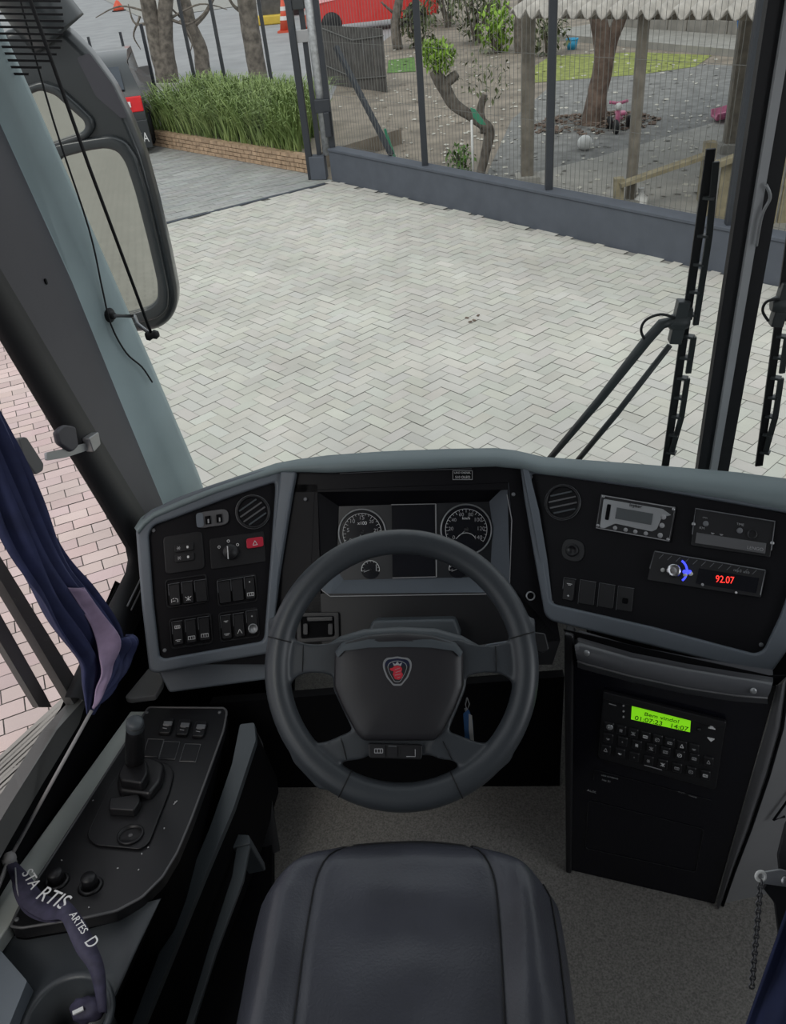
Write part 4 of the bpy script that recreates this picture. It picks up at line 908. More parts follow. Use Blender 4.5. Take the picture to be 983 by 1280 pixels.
MB().tube([at(radians(150-120*i/16), .42) - ey*R*.55 for i in range(17)], .0007, 5).build('inner_arc', 'white', g)
gauge(463.5, 712, 12.5, radians(190), radians(-10), ['0', '1'], radians(200), False, False)
gauge(573, 711, 12.5, radians(190), radians(-10), ['0', '1'], radians(200), False, False)
d_ = slab('centre_screen', Pi, [(490, 632), (543, 631), (544, 720), (491, 721)], 0, .003, 'screen', ic)
for a, b in (((489.5, 631), (545, 630)), ((545, 630), (546, 721)), ((546, 721), (491, 722.5))): MB().bar(Pi(*a, .004), Pi(*b, .004), .0016 if a[0] < 500 or a[1] > 700 else .003, .001, Pi.n).build('screen_edge', 'silver' if a[1] < 640 else 'dim', d_)
# ---------------- inserted devices on the right wing
def dev(name, pts, h, m, label, cat, r=2):
    c = Pr(sum(p[0] for p in pts)/4, max(p[1] for p in pts)); t = thing(name, c, label, cat)
    slab('body', Pr, fillet(pts, r), -.03, h, m, t, bevel=.0015); return t
def bil(pts, u, v):
    a, b, c, d = [V(p) for p in pts]; return (a*(1-u)+b*u)*(1-v)+(d*(1-u)+c*u)*v
def bq(pts, u0, v0, u1, v1): return [bil(pts, u0, v0), bil(pts, u1, v0), bil(pts, u1, v1), bil(pts, u0, v1)]
def dot(pl, p, r, h, m, par, nm='button', hh=.004): return MB().lathe([(r, 0), (r, hh*.7), (r*.8, hh)], pl(p[0], p[1], h), pl.n, 16).build(nm, m, par, smooth=True)
q = [(752, 618), (846, 634), (838, 678), (745, 661)]
t = dev('digital_control_unit', q, .010, 'black', 'dash control unit with silver face and grey display beside the round right vent', 'control unit')
MB().tube(on(Pr, bq(q, .015, .03, .985, .97), .010), .0014, 6, True).build('edge_trim', 'dim', t)
slab('silver_face', Pr, fillet([bil(q, .05, .12), bil(q, .83, .12), bil(q, .96, .25), bil(q, .84, .35), bil(q, .80, .72), bil(q, .74, .80), bil(q, .25, .76), bil(q, .12, .95), bil(q, .06, .95)], 2), .009, .013, 'silver', t, bevel=.001)
slab('display', Pr, bq(q, .24, .30, .72, .62), .013, .0145, 'lens', t)
pxtext('maker_text', 'Inyker', Pr, bil(q, .40, .24), bil(q, .56, .24), 'deep', t, .0138, 1)
slab('side_slot', Pr, fillet(bq(q, .11, .25, .16, .7), 1.5), .013, .0145, 'deep', t)
for u in (.26, .40, .53, .67): dot(Pr, bil(q, u, .88), .0045, .010, 'dim', t)
for u, v in ((.86, .34), (.86, .58), (.86, .86)): dot(Pr, bil(q, u, v), .0055, .010, 'dim', t)
for u, v in ((.03, .9), (.97, .93), (.04, .06), (.97, .08)): dot(Pr, bil(q, u, v), .0035, .010, 'steel', t, 'screw')
q = [(870, 636), (969, 652), (963, 697), (864, 682)]
t = dev('tachograph', q, .006, 'black', 'dark tachograph box with grey drawer strip at the right end of the dashboard', 'tachograph')
MB().tube(on(Pr, [bil(q, 0, .7), bil(q, 0, 0), bil(q, 1, 0), bil(q, 1, .8)], .008), .0013, 6).build('edge_trim', 'swedge', t)
slab('drawer_front', Pr, bq(q, .05, .63, .93, .92), .006, .010, 'grayside', t, bevel=.001)
pxtext('drawer_text', 'LENGO', Pr, bil(q, .70, .86), bil(q, .90, .86), 'dim', t, .0105, 1)
for u, v, r_ in ((.15, .36, .006), (.58, .40, .006)): dot(Pr, bil(q, u, v), r_, .006, 'swedge', t)
MB().lathe([(.010, 0), (.010, .003), (.007, .003), (.007, 0)], Pr(*bil(q, .74, .45), .006), Pr.n, 20, False).build('dial', 'sw', t, smooth=True)
for u, v in ((-.0, .42), (1.0, .6)): dot(Pr, bil(q, u, v), .004, .006, 'steel', t, 'screw')
for a, b, s in (((.10, .22), (.16, .22), 'OPEN'), ((.08, .52), (.14, .52), 'KM'), ((.53, .26), (.62, .26), 'TIME')): pxtext('print', s, Pr, bil(q, *a), bil(q, *b), 'dim', t, .0065)
for u in (.25, .36): glyph(Pr, *bil(q, u, .58), 2.5, exR, eyR, 'bar', t, 'dim', .0075)
q = [(818, 689), (958, 713), (951, 747), (810, 725)]
t = dev('car_stereo', q, .014, 'black', 'car stereo with blue lit knob and red digits, lowest unit on the right wing', 'stereo')
MB().tube(on(Pr, [bil(q, .0, .6), bil(q, .01, .0), bil(q, .99, .0), bil(q, .99, .9)], .014), .0012, 6).build('edge_trim', 'swedge', t)
for i in range(12): MB().bar(Pr(*bil(q, .09+.075*i, .05), .0145), Pr(*bil(q, .06+.075*i, .22), .0145), .0012, .001, Pr.n).build('top_rib', 'swedge', t)
c = bil(q, .21, .54); MB().lathe([(.0145, .012), (.0145, .024), (.0125, .027), (.006, .0265)], Pr(*c), Pr.n, 30).build('volume_knob', 'chrome', t, smooth=True)
MB().tube([Pr(*c, .016)+(Pr(c.x+5, c.y)-Pr(*c)).normalized()*.026*cos(a)+Pr.n.cross((Pr(c.x+5, c.y)-Pr(*c)).normalized())*.026*sin(a) for a in [radians(-52+104*i/16) for i in range(17)]], .0022, 6).build('blue_arc', 'blueled', t, smooth=True)
for u, v, m_ in ((.115, .58, 'whitep'), (.305, .52, 'blueled'), (.345, .50, 'blueled'), (.315, .62, 'whitep'), (.36, .55, 'whitep')): dot(Pr, bil(q, u, v), .0045, .014, m_, t)
slab('display_window', Pr, bq(q, .42, .32, .95, .86), .014, .0155, 'screen', t)
pxtext('red_digits', '92.07', Pr, bil(q, .585, .70), bil(q, .745, .66), 'redled', t, .016, 1.25)
pxtext('maker_text', 'mp3 usb', Pr, bil(q, .72, .25), bil(q, .86, .25), 'silver', t, .0146, .9)
dot(Pr, bil(q, .48, .86), .003, .014, 'dim', t); dot(Pr, bil(q, .78, .95), .0025, .014, 'white', t)
# ================================================================ STEERING WHEEL
wc = D(502.5, 837, 1.44); wn = (CAM-wc).normalized(); Wp = PL(wc, wn); kW = 1.44/F
t = thing('steering_wheel', wc, 'large dark grey steering wheel with four spokes and an emblem on its hub', 'steering wheel')
mb = MB()
ring = [Wp(502.5+155.5*cos(a), 837+160*sin(a)) for a in [2*pi*i/96 for i in range(96)]]
mb.tube(ring, [(16.2 if sin(2*pi*i/96) < .35 else 16.2+2.5*(sin(2*pi*i/96)-.35))*kW for i in range(96)], 18, True)
sp = [[(336, 770), (352, 776), (362, 795), (377, 804), (398, 806), (430, 802), (430, 850), (405, 841), (382, 841), (367, 848), (358, 866), (352, 888), (336, 860)],
      [(669, 770), (653, 776), (643, 795), (630, 805), (607, 808), (570, 802), (570, 850), (598, 841), (624, 841), (638, 848), (648, 866), (654, 888), (669, 860)],
      [(352, 885), (366, 906), (380, 924), (394, 930), (410, 927), (448, 910), (470, 940), (452, 949), (432, 951), (419, 956), (415, 968), (422, 984), (400, 988), (365, 950)],
      [(653, 885), (640, 906), (628, 922), (612, 930), (596, 928), (550, 910), (532, 940), (550, 949), (566, 950), (574, 956), (577, 968), (570, 984), (592, 988), (640, 950)]]
for s in sp: mb.prism(on(Wp, fillet(s, 8)), wn, -.012-.004, .008)
mb.prism(on(Wp, fillet([(418, 800), (585, 800), (583, 860), (548, 944), (456, 944), (416, 860)], 8)), wn, -.03, .006)
o = mb.build('rim_and_spokes', 'wheel', t)
rm = o.modifiers.new('r', 'REMESH'); rm.mode = 'VOXEL'; rm.voxel_size = .0032; rm.use_smooth_shade = True
sm = o.modifiers.new('s', 'SMOOTH'); sm.factor = .5; sm.iterations = 9
pad = [(419, 815), (428, 803), (460, 794), (500, 791), (540, 794), (570, 803), (579, 815), (579, 858), (569, 884), (553, 916), (543, 925), (455, 925), (446, 916), (429, 884), (418, 858)]
P_ = fillet(pad, 5); cen = Wp(499, 858)
mb = MB(); rows = []
for s_, h in ((1.0, -.004), (1.0, .012), (.985, .017), (.955, .021), (.85, .024), (.6, .027), (.3, .028)): rows.append([cen+(Wp(p.x, p.y)-cen)*s_+wn*h for p in P_])
mb.grid(rows, True); k = len(P_); mb.f.append(tuple(range(len(mb.v)-k, len(mb.v))))
mb.build('hub_pad', 'hub', t, smooth=True)
# lighter upper band of the pad
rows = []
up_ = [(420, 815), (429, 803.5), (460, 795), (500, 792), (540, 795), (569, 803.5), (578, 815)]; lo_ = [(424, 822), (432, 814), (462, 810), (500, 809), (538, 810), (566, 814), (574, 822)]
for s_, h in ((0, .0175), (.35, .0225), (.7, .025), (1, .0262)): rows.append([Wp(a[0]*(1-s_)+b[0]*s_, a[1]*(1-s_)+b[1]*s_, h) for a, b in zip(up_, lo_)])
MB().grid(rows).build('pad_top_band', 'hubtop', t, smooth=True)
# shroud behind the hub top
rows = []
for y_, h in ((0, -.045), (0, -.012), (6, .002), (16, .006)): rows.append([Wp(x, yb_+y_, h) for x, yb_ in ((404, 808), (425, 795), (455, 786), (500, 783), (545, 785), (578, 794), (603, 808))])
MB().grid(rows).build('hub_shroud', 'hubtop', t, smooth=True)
# seams on the rim
for a in (193.5, -15.5, 117, 64):
    a = radians(a); a_ = -a if False else a
    c = Wp(502.5+155.5*cos(a), 837+(160*sin(a) if a > 0 and a < pi else 160*sin(a)))
    rad = (c-wc).normalized(); R_ = 16.3*kW if sin(a) < .35 else (16.3+2.5*(sin(a)-.35))*kW
    MB().tube([c+rad*(R_*cos(b))+wn*(R_*sin(b)) for b in [radians(-20+220*i/20) for i in range(21)]], .0011, 6).build('rim_seam', 'seam', t, smooth=True)
for a, b in (((380, 806), (379, 840)), ((619, 808), (620, 840)), ((427, 922), (434, 949)), ((565, 949), (553, 925))):
    MB().tube([Wp(*a, .007), Wp((a[0]+b[0])/2, (a[1]+b[1])/2, .011), Wp(*b, .007)], .0009, 6).build('spoke_seam', 'seam', t, smooth=True)
# switches below the pad
slab('switch_pod', Wp, fillet([(461, 928), (528, 930), (527, 948), (462, 946)], 3), .0, .020, 'black', t, bevel=.002)
o = slab('spoke_button', Wp, fillet([(463, 929.5), (482, 930), (482, 945), (464, 945)], 2), .018, .0225, 'sw', t)
glyph(Wp, 474, 937, 5, (1, 0), (0, 1), 'coach', o, 'dim', .0232)
o = slab('spoke_button', Wp, fillet([(485, 930.5), (497, 931), (497, 945), (485, 945)], 2), .018, .0225, 'sw', t); MB().tube([Wp(486, 931, .0228), Wp(496, 931.5, .0228)], .0006, 4).build('edge_line', 'swedge', o)
o = slab('spoke_button', Wp, fillet([(502, 931), (525, 932), (524, 946), (502, 945.5)], 2), .018, .0225, 'sw', t)
MB().tube([Wp(508, 944, .0228), Wp(519, 944, .0228), Wp(519, 935, .0228)], .0007, 4).build('edge_line', 'dim', o)
# emblem
E_ = lambda x, y, h: Wp(497+x, 839+y, .0265+h)
eo = [(0, -18.2), (7, -17), (13, -16.5), (16.8, -13), (18, -8), (17, -2), (13, 8), (8, 14), (5, 17.8), (-5, 17.8), (-8, 14), (-13, 8), (-17, -2), (-18, -8), (-16.8, -13), (-13, -16.5), (-7, -17)]
ei = [(x*.87, y*.88) for x, y in eo]
Q = fillet(eo, 2, 2); Q2 = fillet(ei, 2, 2)
em = MB().prism([E_(p.x, p.y, -.001) for p in Q], wn, 0, .0022).build('emblem', 'emb', t)
MB().ring([E_(p.x, p.y, .001) for p in Q], [E_(p.x, p.y, .001) for p in Q2], wn, 0, .0016).build('emblem_ring', 'silver', em)
tri = [(0, -13.2), (6, -12.3), (11, -9.5), (12.3, -5), (10, 2), (6, 9), (3.5, 13.3), (-3.5, 13.3), (-6, 9), (-10, 2), (-12.3, -5), (-11, -9.5), (-6, -12.3)]
Q = fillet(tri, 2, 2); Q2 = fillet([(x*.93, y*.93) for x, y in tri], 2, 2)
MB().ring([E_(p.x, p.y, .001) for p in Q], [E_(p.x, p.y, .001) for p in Q2], wn, 0, .0014).build('emblem_inner_line', 'silver', em)
head = [(-3, 9.5), (-5.5, 4), (-4.5, 0), (-8, -1), (-9.5, -3.2), (-5.5, -4.2), (-4, -6), (0, -7), (4, -6), (6, -3), (5, 1), (7, 4), (5.5, 8), (2, 10.5)]
MB().prism([E_(x, y, .001) for x, y in head], wn, 0, .0014).build('emblem_figure', 'embred', em)
MB().prism([E_(x, y, .001) for x, y in ((-4.2, -6.5), (-6, -11), (-2.6, -8.6), (0, -12), (2.6, -8.6), (6, -11), (4.4, -6.5), (0, -7.6))], wn, 0, .0017).build('emblem_crown', 'dim', em)
mb = MB()
for a, b in (((-3, -2), (3, -4)), ((-2, 1.5), (4, -.5)), ((-3, 5), (4, 3.5)), ((0, 8), (3, 7))): mb.bar(E_(*a, .0026), E_(*b, .0026), .0007, .0005, wn)
mb.build('emblem_lines', 'dim', em)
# ---------------- column
t = thing('steering_column', Y(505, 930, 1.2), 'dark steering column with grey top cover between the wheel and the dashboard', 'steering column')
a = wc-wn*.05; b = V((wc.x, 1.55, 1.50))
MB().prism([Pc(470, 772, .0), Pc(570, 770, .0), Pc(578, 792, .0), Pc(462, 794, 0)], Pc.n, -.02, .07).build('top_cover', 'hubtop', t, bevel=.008)
MB().tube([a+wn*.03, a-wn*.10, V((wc.x, 1.36, 1.50)), V((wc.x, 1.5, 1.14))], [.055, .06, .06, .05], 16).build('column_tube', 'deep', t, smooth=True)
t2 = thing('column_stalk', Wp(640, 805, -.06), 'dark control stalk with ribbed end sticking out right of the steering column', 'stalk')
Ws = off(Wp, -.06)
MB().tube([Ws(560, 815), Ws(600, 812), Ws(640, 807), Ws(672, 803)], [.008, .008, .010, .012], 10).build('stalk', 'black', t2, smooth=True)
slab('end_cap', Ws, fillet([(664, 790), (681, 792), (686, 812), (676, 817), (664, 812)], 3), -.012, .012, 'pillardark', t2, bevel=.003) if False else slab('end_cap', Ws, fillet([(664, 790), (681, 792), (686, 812), (676, 817), (664, 812)], 3), -.012, .012, 'sw', t2, bevel=.003)
slab('switch_ring', Ws, fillet([(606, 806), (640, 800), (642, 812), (608, 816)], 3), .004, .014, 'bezel', t2, bevel=.003)
glyph(Ws, 622, 809, 4, (1, -.15), (0, 1), 'fan', t2, 'dim', .0146)
Wk = off(Wp, -.05)
t3 = thing('key_fob', Wk(588, 937), 'blue and white key tag hanging from the ignition behind the right lower spoke', 'key')
MB().tube([Wk(584, 872), Wk(582, 880), Wk(584, 889), Wk(587, 880), Wk(584, 872)], .0012, 6).build('key_ring', 'steel', t3, smooth=True)
slab('tag', Wk, fillet([(579, 892), (586, 886), (591, 900), (593, 934), (582, 934)], 2), 0, .004, 'bluep', t3, bevel=.001)
slab('tag_label', Wk, [(586, 892), (590, 894), (593, 933), (589, 934), (586, 912)], .004, .0052, 'whitep', t3)
MB().tube([Wk(582, 885), Wk(586, 894)], .003, 6).build('key_blade', 'steel', t3)

# ================================================================ SEAT
t = thing('driver_seat', V((-.12, .5, FZ)), 'black vinyl driver seat cushion with stitched seams in front of the steering wheel', 'seat')
ZS = 1.655
cx = -.118; NU, NV = 60, 60
def seat_pt(u, v):
    # u -1..1 across, v 0 (front) .. 1 (rear)
    y = .795-.62*v; fr_ = max(0, 1-v/.16)
    w = .232-.018*(1-min(1, v/.35))**2 - .055*fr_**2.2
    x = cx+u*w+ (.01 if u > 0 else 0)*0; y -= .030*abs(u)**3*fr_**.5
    z = ZS+.012*(1-v)
    e = max(0, abs(u)-.80)/.20; z -= .045*e**2.4
    f = max(0, 1-v/.10); z -= .040*f**2.4
    z += .012*exp(-((abs(u)-.78)/.12)**2)*min(1, v*6) - .008*exp(-(u/.5)**2)*min(1, v*4)
    us = .595 if u > 0 else .615
    z -= .006*exp(-((abs(u)-us)/.022)**2)
    z += .0035*noise.noise(V((x*14, y*10, 2.0)))+.005*exp(-((v-.17)/.05)**2-(u/.35)**2)-.006*exp(-((v-.27)/.06)**2-((u-.05)/.4)**2)
    if u > .62: z += .011*noise.noise(V((x*26, y*9+x*12, 7)))
    return V((x, y, z))
rows = [[seat_pt(-1+2*i/NU, j/NV) for i in range(NU+1)] for j in range(NV+1)]
mb = MB(); mb.grid(rows)
per = [rows[0][i] for i in range(NU+1)]+[rows[j][NU] for j in range(1, NV+1)]+[rows[NV][i] for i in range(NU-1, -1, -1)]+[rows[j][0] for j in range(NV-1, 0, -1)]
c = V((cx, .48, 0))
skirt = [[p for p in per], [V((p.x+(p.x-c.x)*.02, p.y+(p.y-c.y)*.01, p.z-.03)) for p in per], [V((p.x, p.y, p.z-.06)) for p in per], [V((c.x+(p.x-c.x)*.94, c.y+(p.y-c.y)*.95, ZS-.13)) for p in per]]
mb.grid(skirt, True)
o = mb.build('cushion', 'leather', t, smooth=True)
w_ = o.modifiers.new('w', 'WELD'); w_.merge_threshold = .0004
for us in (-.615, .595): MB().tube([seat_pt(us, .01+.99*i/40)+V((0, 0, .0035)) for i in range(41)], .0011, 6).build('stitched_seam', 'seam', t, smooth=True)
MB().tube([seat_pt(.955, .10+.9*i/30)+V((0, 0, .003)) for i in range(31)], .0013, 6).build('stitched_seam', 'seam', t, smooth=True)
MB().tube([p+V((0, 0, .001)) for p in (rows[0][3:-3])], .002, 6).build('front_piping', 'seam', t, smooth=True)
MB().prism([V((cx-.17, .28, 0)), V((cx+.17, .28, 0)), V((cx+.17, .66, 0)), V((cx-.17, .66, 0))], V((0, 0, 1)), FZ, ZS-.12).build('pedestal', 'deep', t, bevel=.02)

# ================================================================ DRIVER'S SIDE CONSOLE
KA, KB, KC = Z(185, 890, 1.45), Z(285, 890, 1.45), Z(80, 1150, 1.56)
Pk = pl3(KA, KB, KC)
sc_ = thing('side_console', V((-.62, .9, FZ)), 'black side console left of the seat, holding gear selector and rocker switches', 'console')
panel = [(186, 886), (281, 887), (284, 892), (280, 915), (262, 965), (240, 1025), (222, 1068), (204, 1098), (178, 1124), (146, 1141), (104, 1150), (28, 1162), (14, 1160), (24, 1138)]
PP = fillet(panel, 4)
MB().prism(on(Pk, PP), Pk.n, -.02, .004).build('top_panel', 'sw', sc_, bevel=.002)
rimp = [Pk(p.x, p.y, .004) for p in PP]
MB().tube(rimp, .0026, 6, True).build('panel_rim', 'grayside', sc_, smooth=True)
# left ledge
slab('side_ledge', Pk, [(163, 888), (184, 888), (38, 1110), (22, 1140), (-10, 1185), (-60, 1210), (-30, 1150), (25, 1078)], -.03, -.002, 'strip', sc_, bevel=.003)
slab('front_bracket', Pk, fillet([(158, 880), (188, 843), (204, 845), (206, 862), (196, 878), (165, 882)], 3), .005, .02, 'sideg', sc_, bevel=.003)
# body under the panel
def drop(p, z): return V((p.x, p.y, z))
body = [Pk(p.x, p.y, -.012) for p in PP]
MB().grid([body, [V((p.x-.05, p.y, 1.12)) for p in body]], True).build('body_side', 'deep', sc_)
# moulded rear part with cup holder
Pm_ = PL(Pk(110, 1200, -.035), (0.0, -.0, 1))
cc = Pm_(84, 1274); Rc = .060
outer = [(20, 1165), (110, 1158), (186, 1122), (215, 1085), (222, 1068), (218, 1085), (172, 1180), (126, 1280), (80, 1400), (-150, 1400), (-90, 1210)]
O2 = [Pm_(*p) for p in outer]
N_ = 44; cr = [cc+V((Rc*cos(2*pi*i/N_), Rc*sin(2*pi*i/N_), 0)) for i in range(N_)]
# outer samples by direction from the cup centre
def raypoly(d):
    best = None
    for i in range(len(O2)):
        a, b = O2[i], O2[(i+1) % len(O2)]; e = b-a; den = d.x*e.y-d.y*e.x
        if abs(den) < 1e-9: continue
        w = a-cc; s = (w.x*e.y-w.y*e.x)/den; q = (w.x*d.y-w.y*d.x)/den
        if s > 0 and -1e-6 <= q <= 1+1e-6 and (best is None or s < best): best = s
    return cc+d*(best or .2)
dirs = [V((cos(2*pi*i/N_), sin(2*pi*i/N_), 0)) for i in range(N_)]
outp = [raypoly(d) for d in dirs]
MB().grid([[p+V((-.16 if p.x > cc.x else 0, 0, -.35)) for p in outp], [p+V((0, 0, -.004)) for p in outp]], True).build('lower_body', 'deep', sc_)
rows = [[p+V((0, 0, -.006)) for p in outp], [p.lerp(c_, .12)+V((0, 0, -.004)) for p, c_ in zip(outp, cr)], [p.lerp(c_, .6)+V((0, 0, -.012)) for p, c_ in zip(outp, cr)], [c_+d*.012+V((0, 0, .001)) for c_, d in zip(cr, dirs)], [c_+d*.004+V((0, 0, .004)) for c_, d in zip(cr, dirs)], [c_-d*.002 for c_, d in zip(cr, dirs)], [c_-d*.006+V((0, 0, -.09)) for c_, d in zip(cr, dirs)]]
mb = MB().grid(rows, True); mb.f.append(tuple(range(len(mb.v)-N_, len(mb.v)))); mb.build('moulded_cup_holder', 'wheel', sc_, smooth=True)
# grey box at the corner
Pg = PL(Pm_(10, 1230, .0)+V((0, 0, .03)), (0, 0, 1))
tag(MB().prism(on(Pg, fillet([(-60, 1130), (0, 1187), (34, 1226), (8, 1290), (-10, 1330), (-120, 1330)], 3)), V((0, 0, 1)), -.10, 0).build('grey_box', 'bezel', bevel=.006), 'plain grey box corner at the bottom left beside the cup holder', 'box')
# selector
Pg = off(Pk, .004)
o = slab('selector_plate', Pg, fillet([(156, 960), (196, 953), (212, 958), (217, 968), (212, 990), (186, 1056), (176, 1063), (120, 1058), (110, 1048), (114, 1036), (138, 985)], 6), 0, .005, 'black', sc_, bevel=.002)
MB().tube(on(Pg, fillet([(156, 960), (196, 953), (212, 958), (217, 968), (212, 990), (186, 1056), (176, 1063), (120, 1058), (110, 1048), (114, 1036), (138, 985)], 6), .004), .0015, 6, True).build('plate_rim', 'sw', o, smooth=True)
gl_ = thing('gear_lever', Pg(178, 990), 'black gear selector lever with grey knob top standing on the side console', 'lever')
MB().prism(on(Pg, fillet([(148, 985), (160, 958), (192, 956), (208, 964), (204, 985), (190, 1003), (150, 998)], 5)), Pk.n, .0, .022).build('base', 'sw', gl_, bevel=.008)
MB().prism(on(off(Pg, .022), fillet([(150, 978), (158, 962), (186, 960), (188, 976), (180, 990), (152, 986)], 4)), Pk.n, .0, .022).build('collar', 'black', gl_, bevel=.008)
g0_ = Pg(172, 972, .03); gd = Y(170, 905, 0.93)
top = D(169, 904, (g0_-CAM).dot(fw)-.085)
ax = (top-g0_)
MB().tube([g0_-ax*.1, g0_+ax*.25, g0_+ax*.55, g0_+ax*.8, top], [.017, .0185, .0185, .0170, .0165], 20).build('stick', 'black', gl_, smooth=True)
MB().lathe([(.0165, -.018), (.0172, -.012), (.0160, .004), (.012, .008)], top, ax, 20).build('knob_cap', 'hubtop', gl_, smooth=True)
o = slab('parking_button', Pg, fillet([(140, 1008), (176, 1003), (178, 1012), (170, 1024), (138, 1022)], 3), .004, .022, 'sw', sc_, bevel=.005)
c = Pg(164, 1047, .005); k = (c-CAM).dot(fw)/F
MB().lathe([(16.5*k, 0), (16.5*k, .004), (14*k, .005), (13*k, -.006), (12*k, -.012)], c, Pk.n, 30).build('round_socket', 'black', sc_, smooth=True)
dd = MB()
for i in range(6):
    a = i*pi/3; dd.lathe([(.003, -.01), (.003, -.002)], c+(Pk(174, 1047)-Pk(164, 1047)).normalized()*7.5*k*cos(a)+Pk.n.cross((Pk(174, 1047)-Pk(164, 1047)).normalized())*7.5*k*sin(a), Pk.n, 8)
dd.lathe([(.004, -.01), (.004, .001)], c, Pk.n, 8); dd.build('socket_pins', 'grayside', sc_)
for px, py in ((72, 1104), (114, 1110)):
    c = Pk(px, py, .004); k = (c-CAM).dot(fw)/F
    o = MB().lathe([(16*k, 0), (14*k, .004), (12*k, .005), (11*k, .003)], c, Pk.n, 26).build('knob_base', 'sw', sc_, smooth=True)
    MB().lathe([(10*k, .002), (9.6*k, .020), (8.6*k, .023)], c, Pk.n, 24).build('knob', 'black', o, smooth=True)
exK, eyK = (1, .03), (-.30, 1)
for px, py in ((208.5, 910), (230, 912), (250, 914)):
    o = MB().prism(on(Pg, fillet(rect(px, py, 15, 19, exK, eyK), 3)), Pk.n, .0, .008).build('rocker_switch', 'sw', sc_, bevel=.002)
    MB().prism(on(off(Pg, .008), rect(px+1.5, py-5, 11, 5, exK, eyK)), Pk.n, 0, .003).build('rocker_lip', 'swedge', o, bevel=.001, seg=1)
    mb = MB(); mb.bar(Pg(px-4, py+4, .0088), Pg(px+1, py+5, .0088), .0014, .001, Pk.n); mb.bar(Pg(px-3, py+1, .0088), Pg(px+3, py+1.5, .0088), .001, .001, Pk.n); mb.build('pictogram', 'dim', o)
for px, py in ((192, 936), (212, 939), (238, 942)):
    slab('blanking_plate', Pg, fillet(rect(px, py, 19, 21, exK, eyK), 2), 0, .0025, 'black', sc_, bevel=.0008, seg=1)
    MB().tube(on(Pg, rect(px, py, 20, 22, exK, eyK), .002), .0006, 5, True).build('plate_edge', 'swedge', sc_)
for px, py in ((184, 893), (275, 893), (22, 1152)): MB().lathe([(.004, 0), (.004, .002), (.002, .003)], Pk(px, py, .004), Pk.n, 10).build('screw', 'swedge', sc_, smooth=True)
mb = MB()
for px, py in ((220, 1005), (78, 1078), (174, 1090), (148, 1088), (178, 1070), (112, 1137), (117, 1003), (196, 1030), (186, 1062), (206, 1038)):
    mb.box(Pk(px, py, .0052), .003, .002, .0008, Matrix.Rotation(px, 3, 'Z'))
mb.box(Pk(220, 1006, .0055), .002, .010, .001, Matrix.Rotation(-.5, 3, 'Z'))
tag(mb.build('dust_crumbs', 'dim'), 'pale dust crumbs scattered on the side console panel', 'crumbs', kind='stuff')
# storage tray between console and seat
tr = thing('storage_tray', V((-.5, .9, FZ)), 'long dark storage trough with grey edge bars between console and seat', 'tray')
Pt = PL(Z(240, 1090, 1.40), (0, -.22, 1))
def tray(nm, pts, h0, h1, m_, r=3): return slab(nm, Pt, fillet(pts, r), h0, h1, m_, tr, bevel=.004)
tray('outer_wall', [(300, 905), (318, 903), (320, 925), (292, 1010), (256, 1095), (205, 1220), (178, 1285), (150, 1340), (120, 1340), (163, 1285), (226, 1120), (262, 1035), (290, 955)], -.018, 0, 'hubtop')
tray('outer_wall_side', [(300, 907), (317, 905), (319, 925), (291, 1010), (255, 1095), (204, 1220), (177, 1285), (150, 1340), (122, 1340), (164, 1285), (227, 1120), (263, 1035), (291, 955)], -.26, -.018, 'deep')
Pt2 = PL(Z(280, 1150, 1.30), (0, -.22, 1))
slab('inner_wall', Pt2, fillet([(297, 1050), (313, 1052), (304, 1100), (270, 1190), (240, 1285), (215, 1340), (205, 1340), (232, 1280), (262, 1180), (290, 1095)], 3), -.012, 0, 'hubtop', tr, bevel=.003)
slab('end_wall', Pt2, fillet([(278, 1050), (284, 1043), (312, 1044), (314, 1056), (276, 1064)], 3), -.15, .004, 'hubtop', tr, bevel=.003)
slab('tray_floor', PL(Z(260, 1150, 1.14), (0, 0, 1)), [(300, 1000), (340, 1000), (340, 1340), (120, 1340), (200, 1150)], -.039, 0, 'deep', tr)
MB().prism([Z(318, 905, 1.40), Z(330, 930, 1.34), Z(352, 1065, 1.12), Z(335, 1070, 1.12)], V((1, 0, 0)), -.04, 0).build('front_panel', 'sw', tr, bevel=.004)
# ================================================================ LANYARD, CORD, CURTAINS
cu = thing('tied_curtain', SX(110, 890), 'gathered blue and lilac curtain tied beside the driver window', 'curtain')
Lc = [(-60, 520), (-25, 620), (10, 705), (45, 760), (80, 808), (98, 835), (103, 862), (108, 893)]
Rc_ = [(-30, 480), (12, 558), (40, 622), (75, 690), (112, 738), (147, 795), (138, 845), (116, 893)]
SC = PL((-.70, 0, 0), (1, 0, 0))
def sub(P_, n): return [p for p in spline([(p[0], p[1], 0) for p in P_], n)]
A_, B_ = sub(Lc, 6), sub(Rc_, 6)
def cloth(u0, u1, m_, nm, amp, ph, base=0, nf=5):
    rows = []
    for i, (a, b) in enumerate(zip(A_, B_)):
        t_ = i/(len(A_)-1); row = []
        for j in range(31):
            u = u0+(u1-u0)*j/30; p = a.lerp(b, u)
            row.append(SC(p.x, p.y, base*(1-t_**4*.6)+(1-t_**3)*(amp*sin(u*2*pi*nf+ph+2.5*t_)+.02*sin(pi*u)+.015*noise.noise(V((u*3, t_*4, ph))))))
        rows.append(row)
    o = MB().grid(rows).build(nm, m_, cu, smooth=True); o.modifiers.new('s', 'SOLIDIFY').thickness = .003
cloth(0, 1, 'blue', 'blue_cloth', .014, 0)
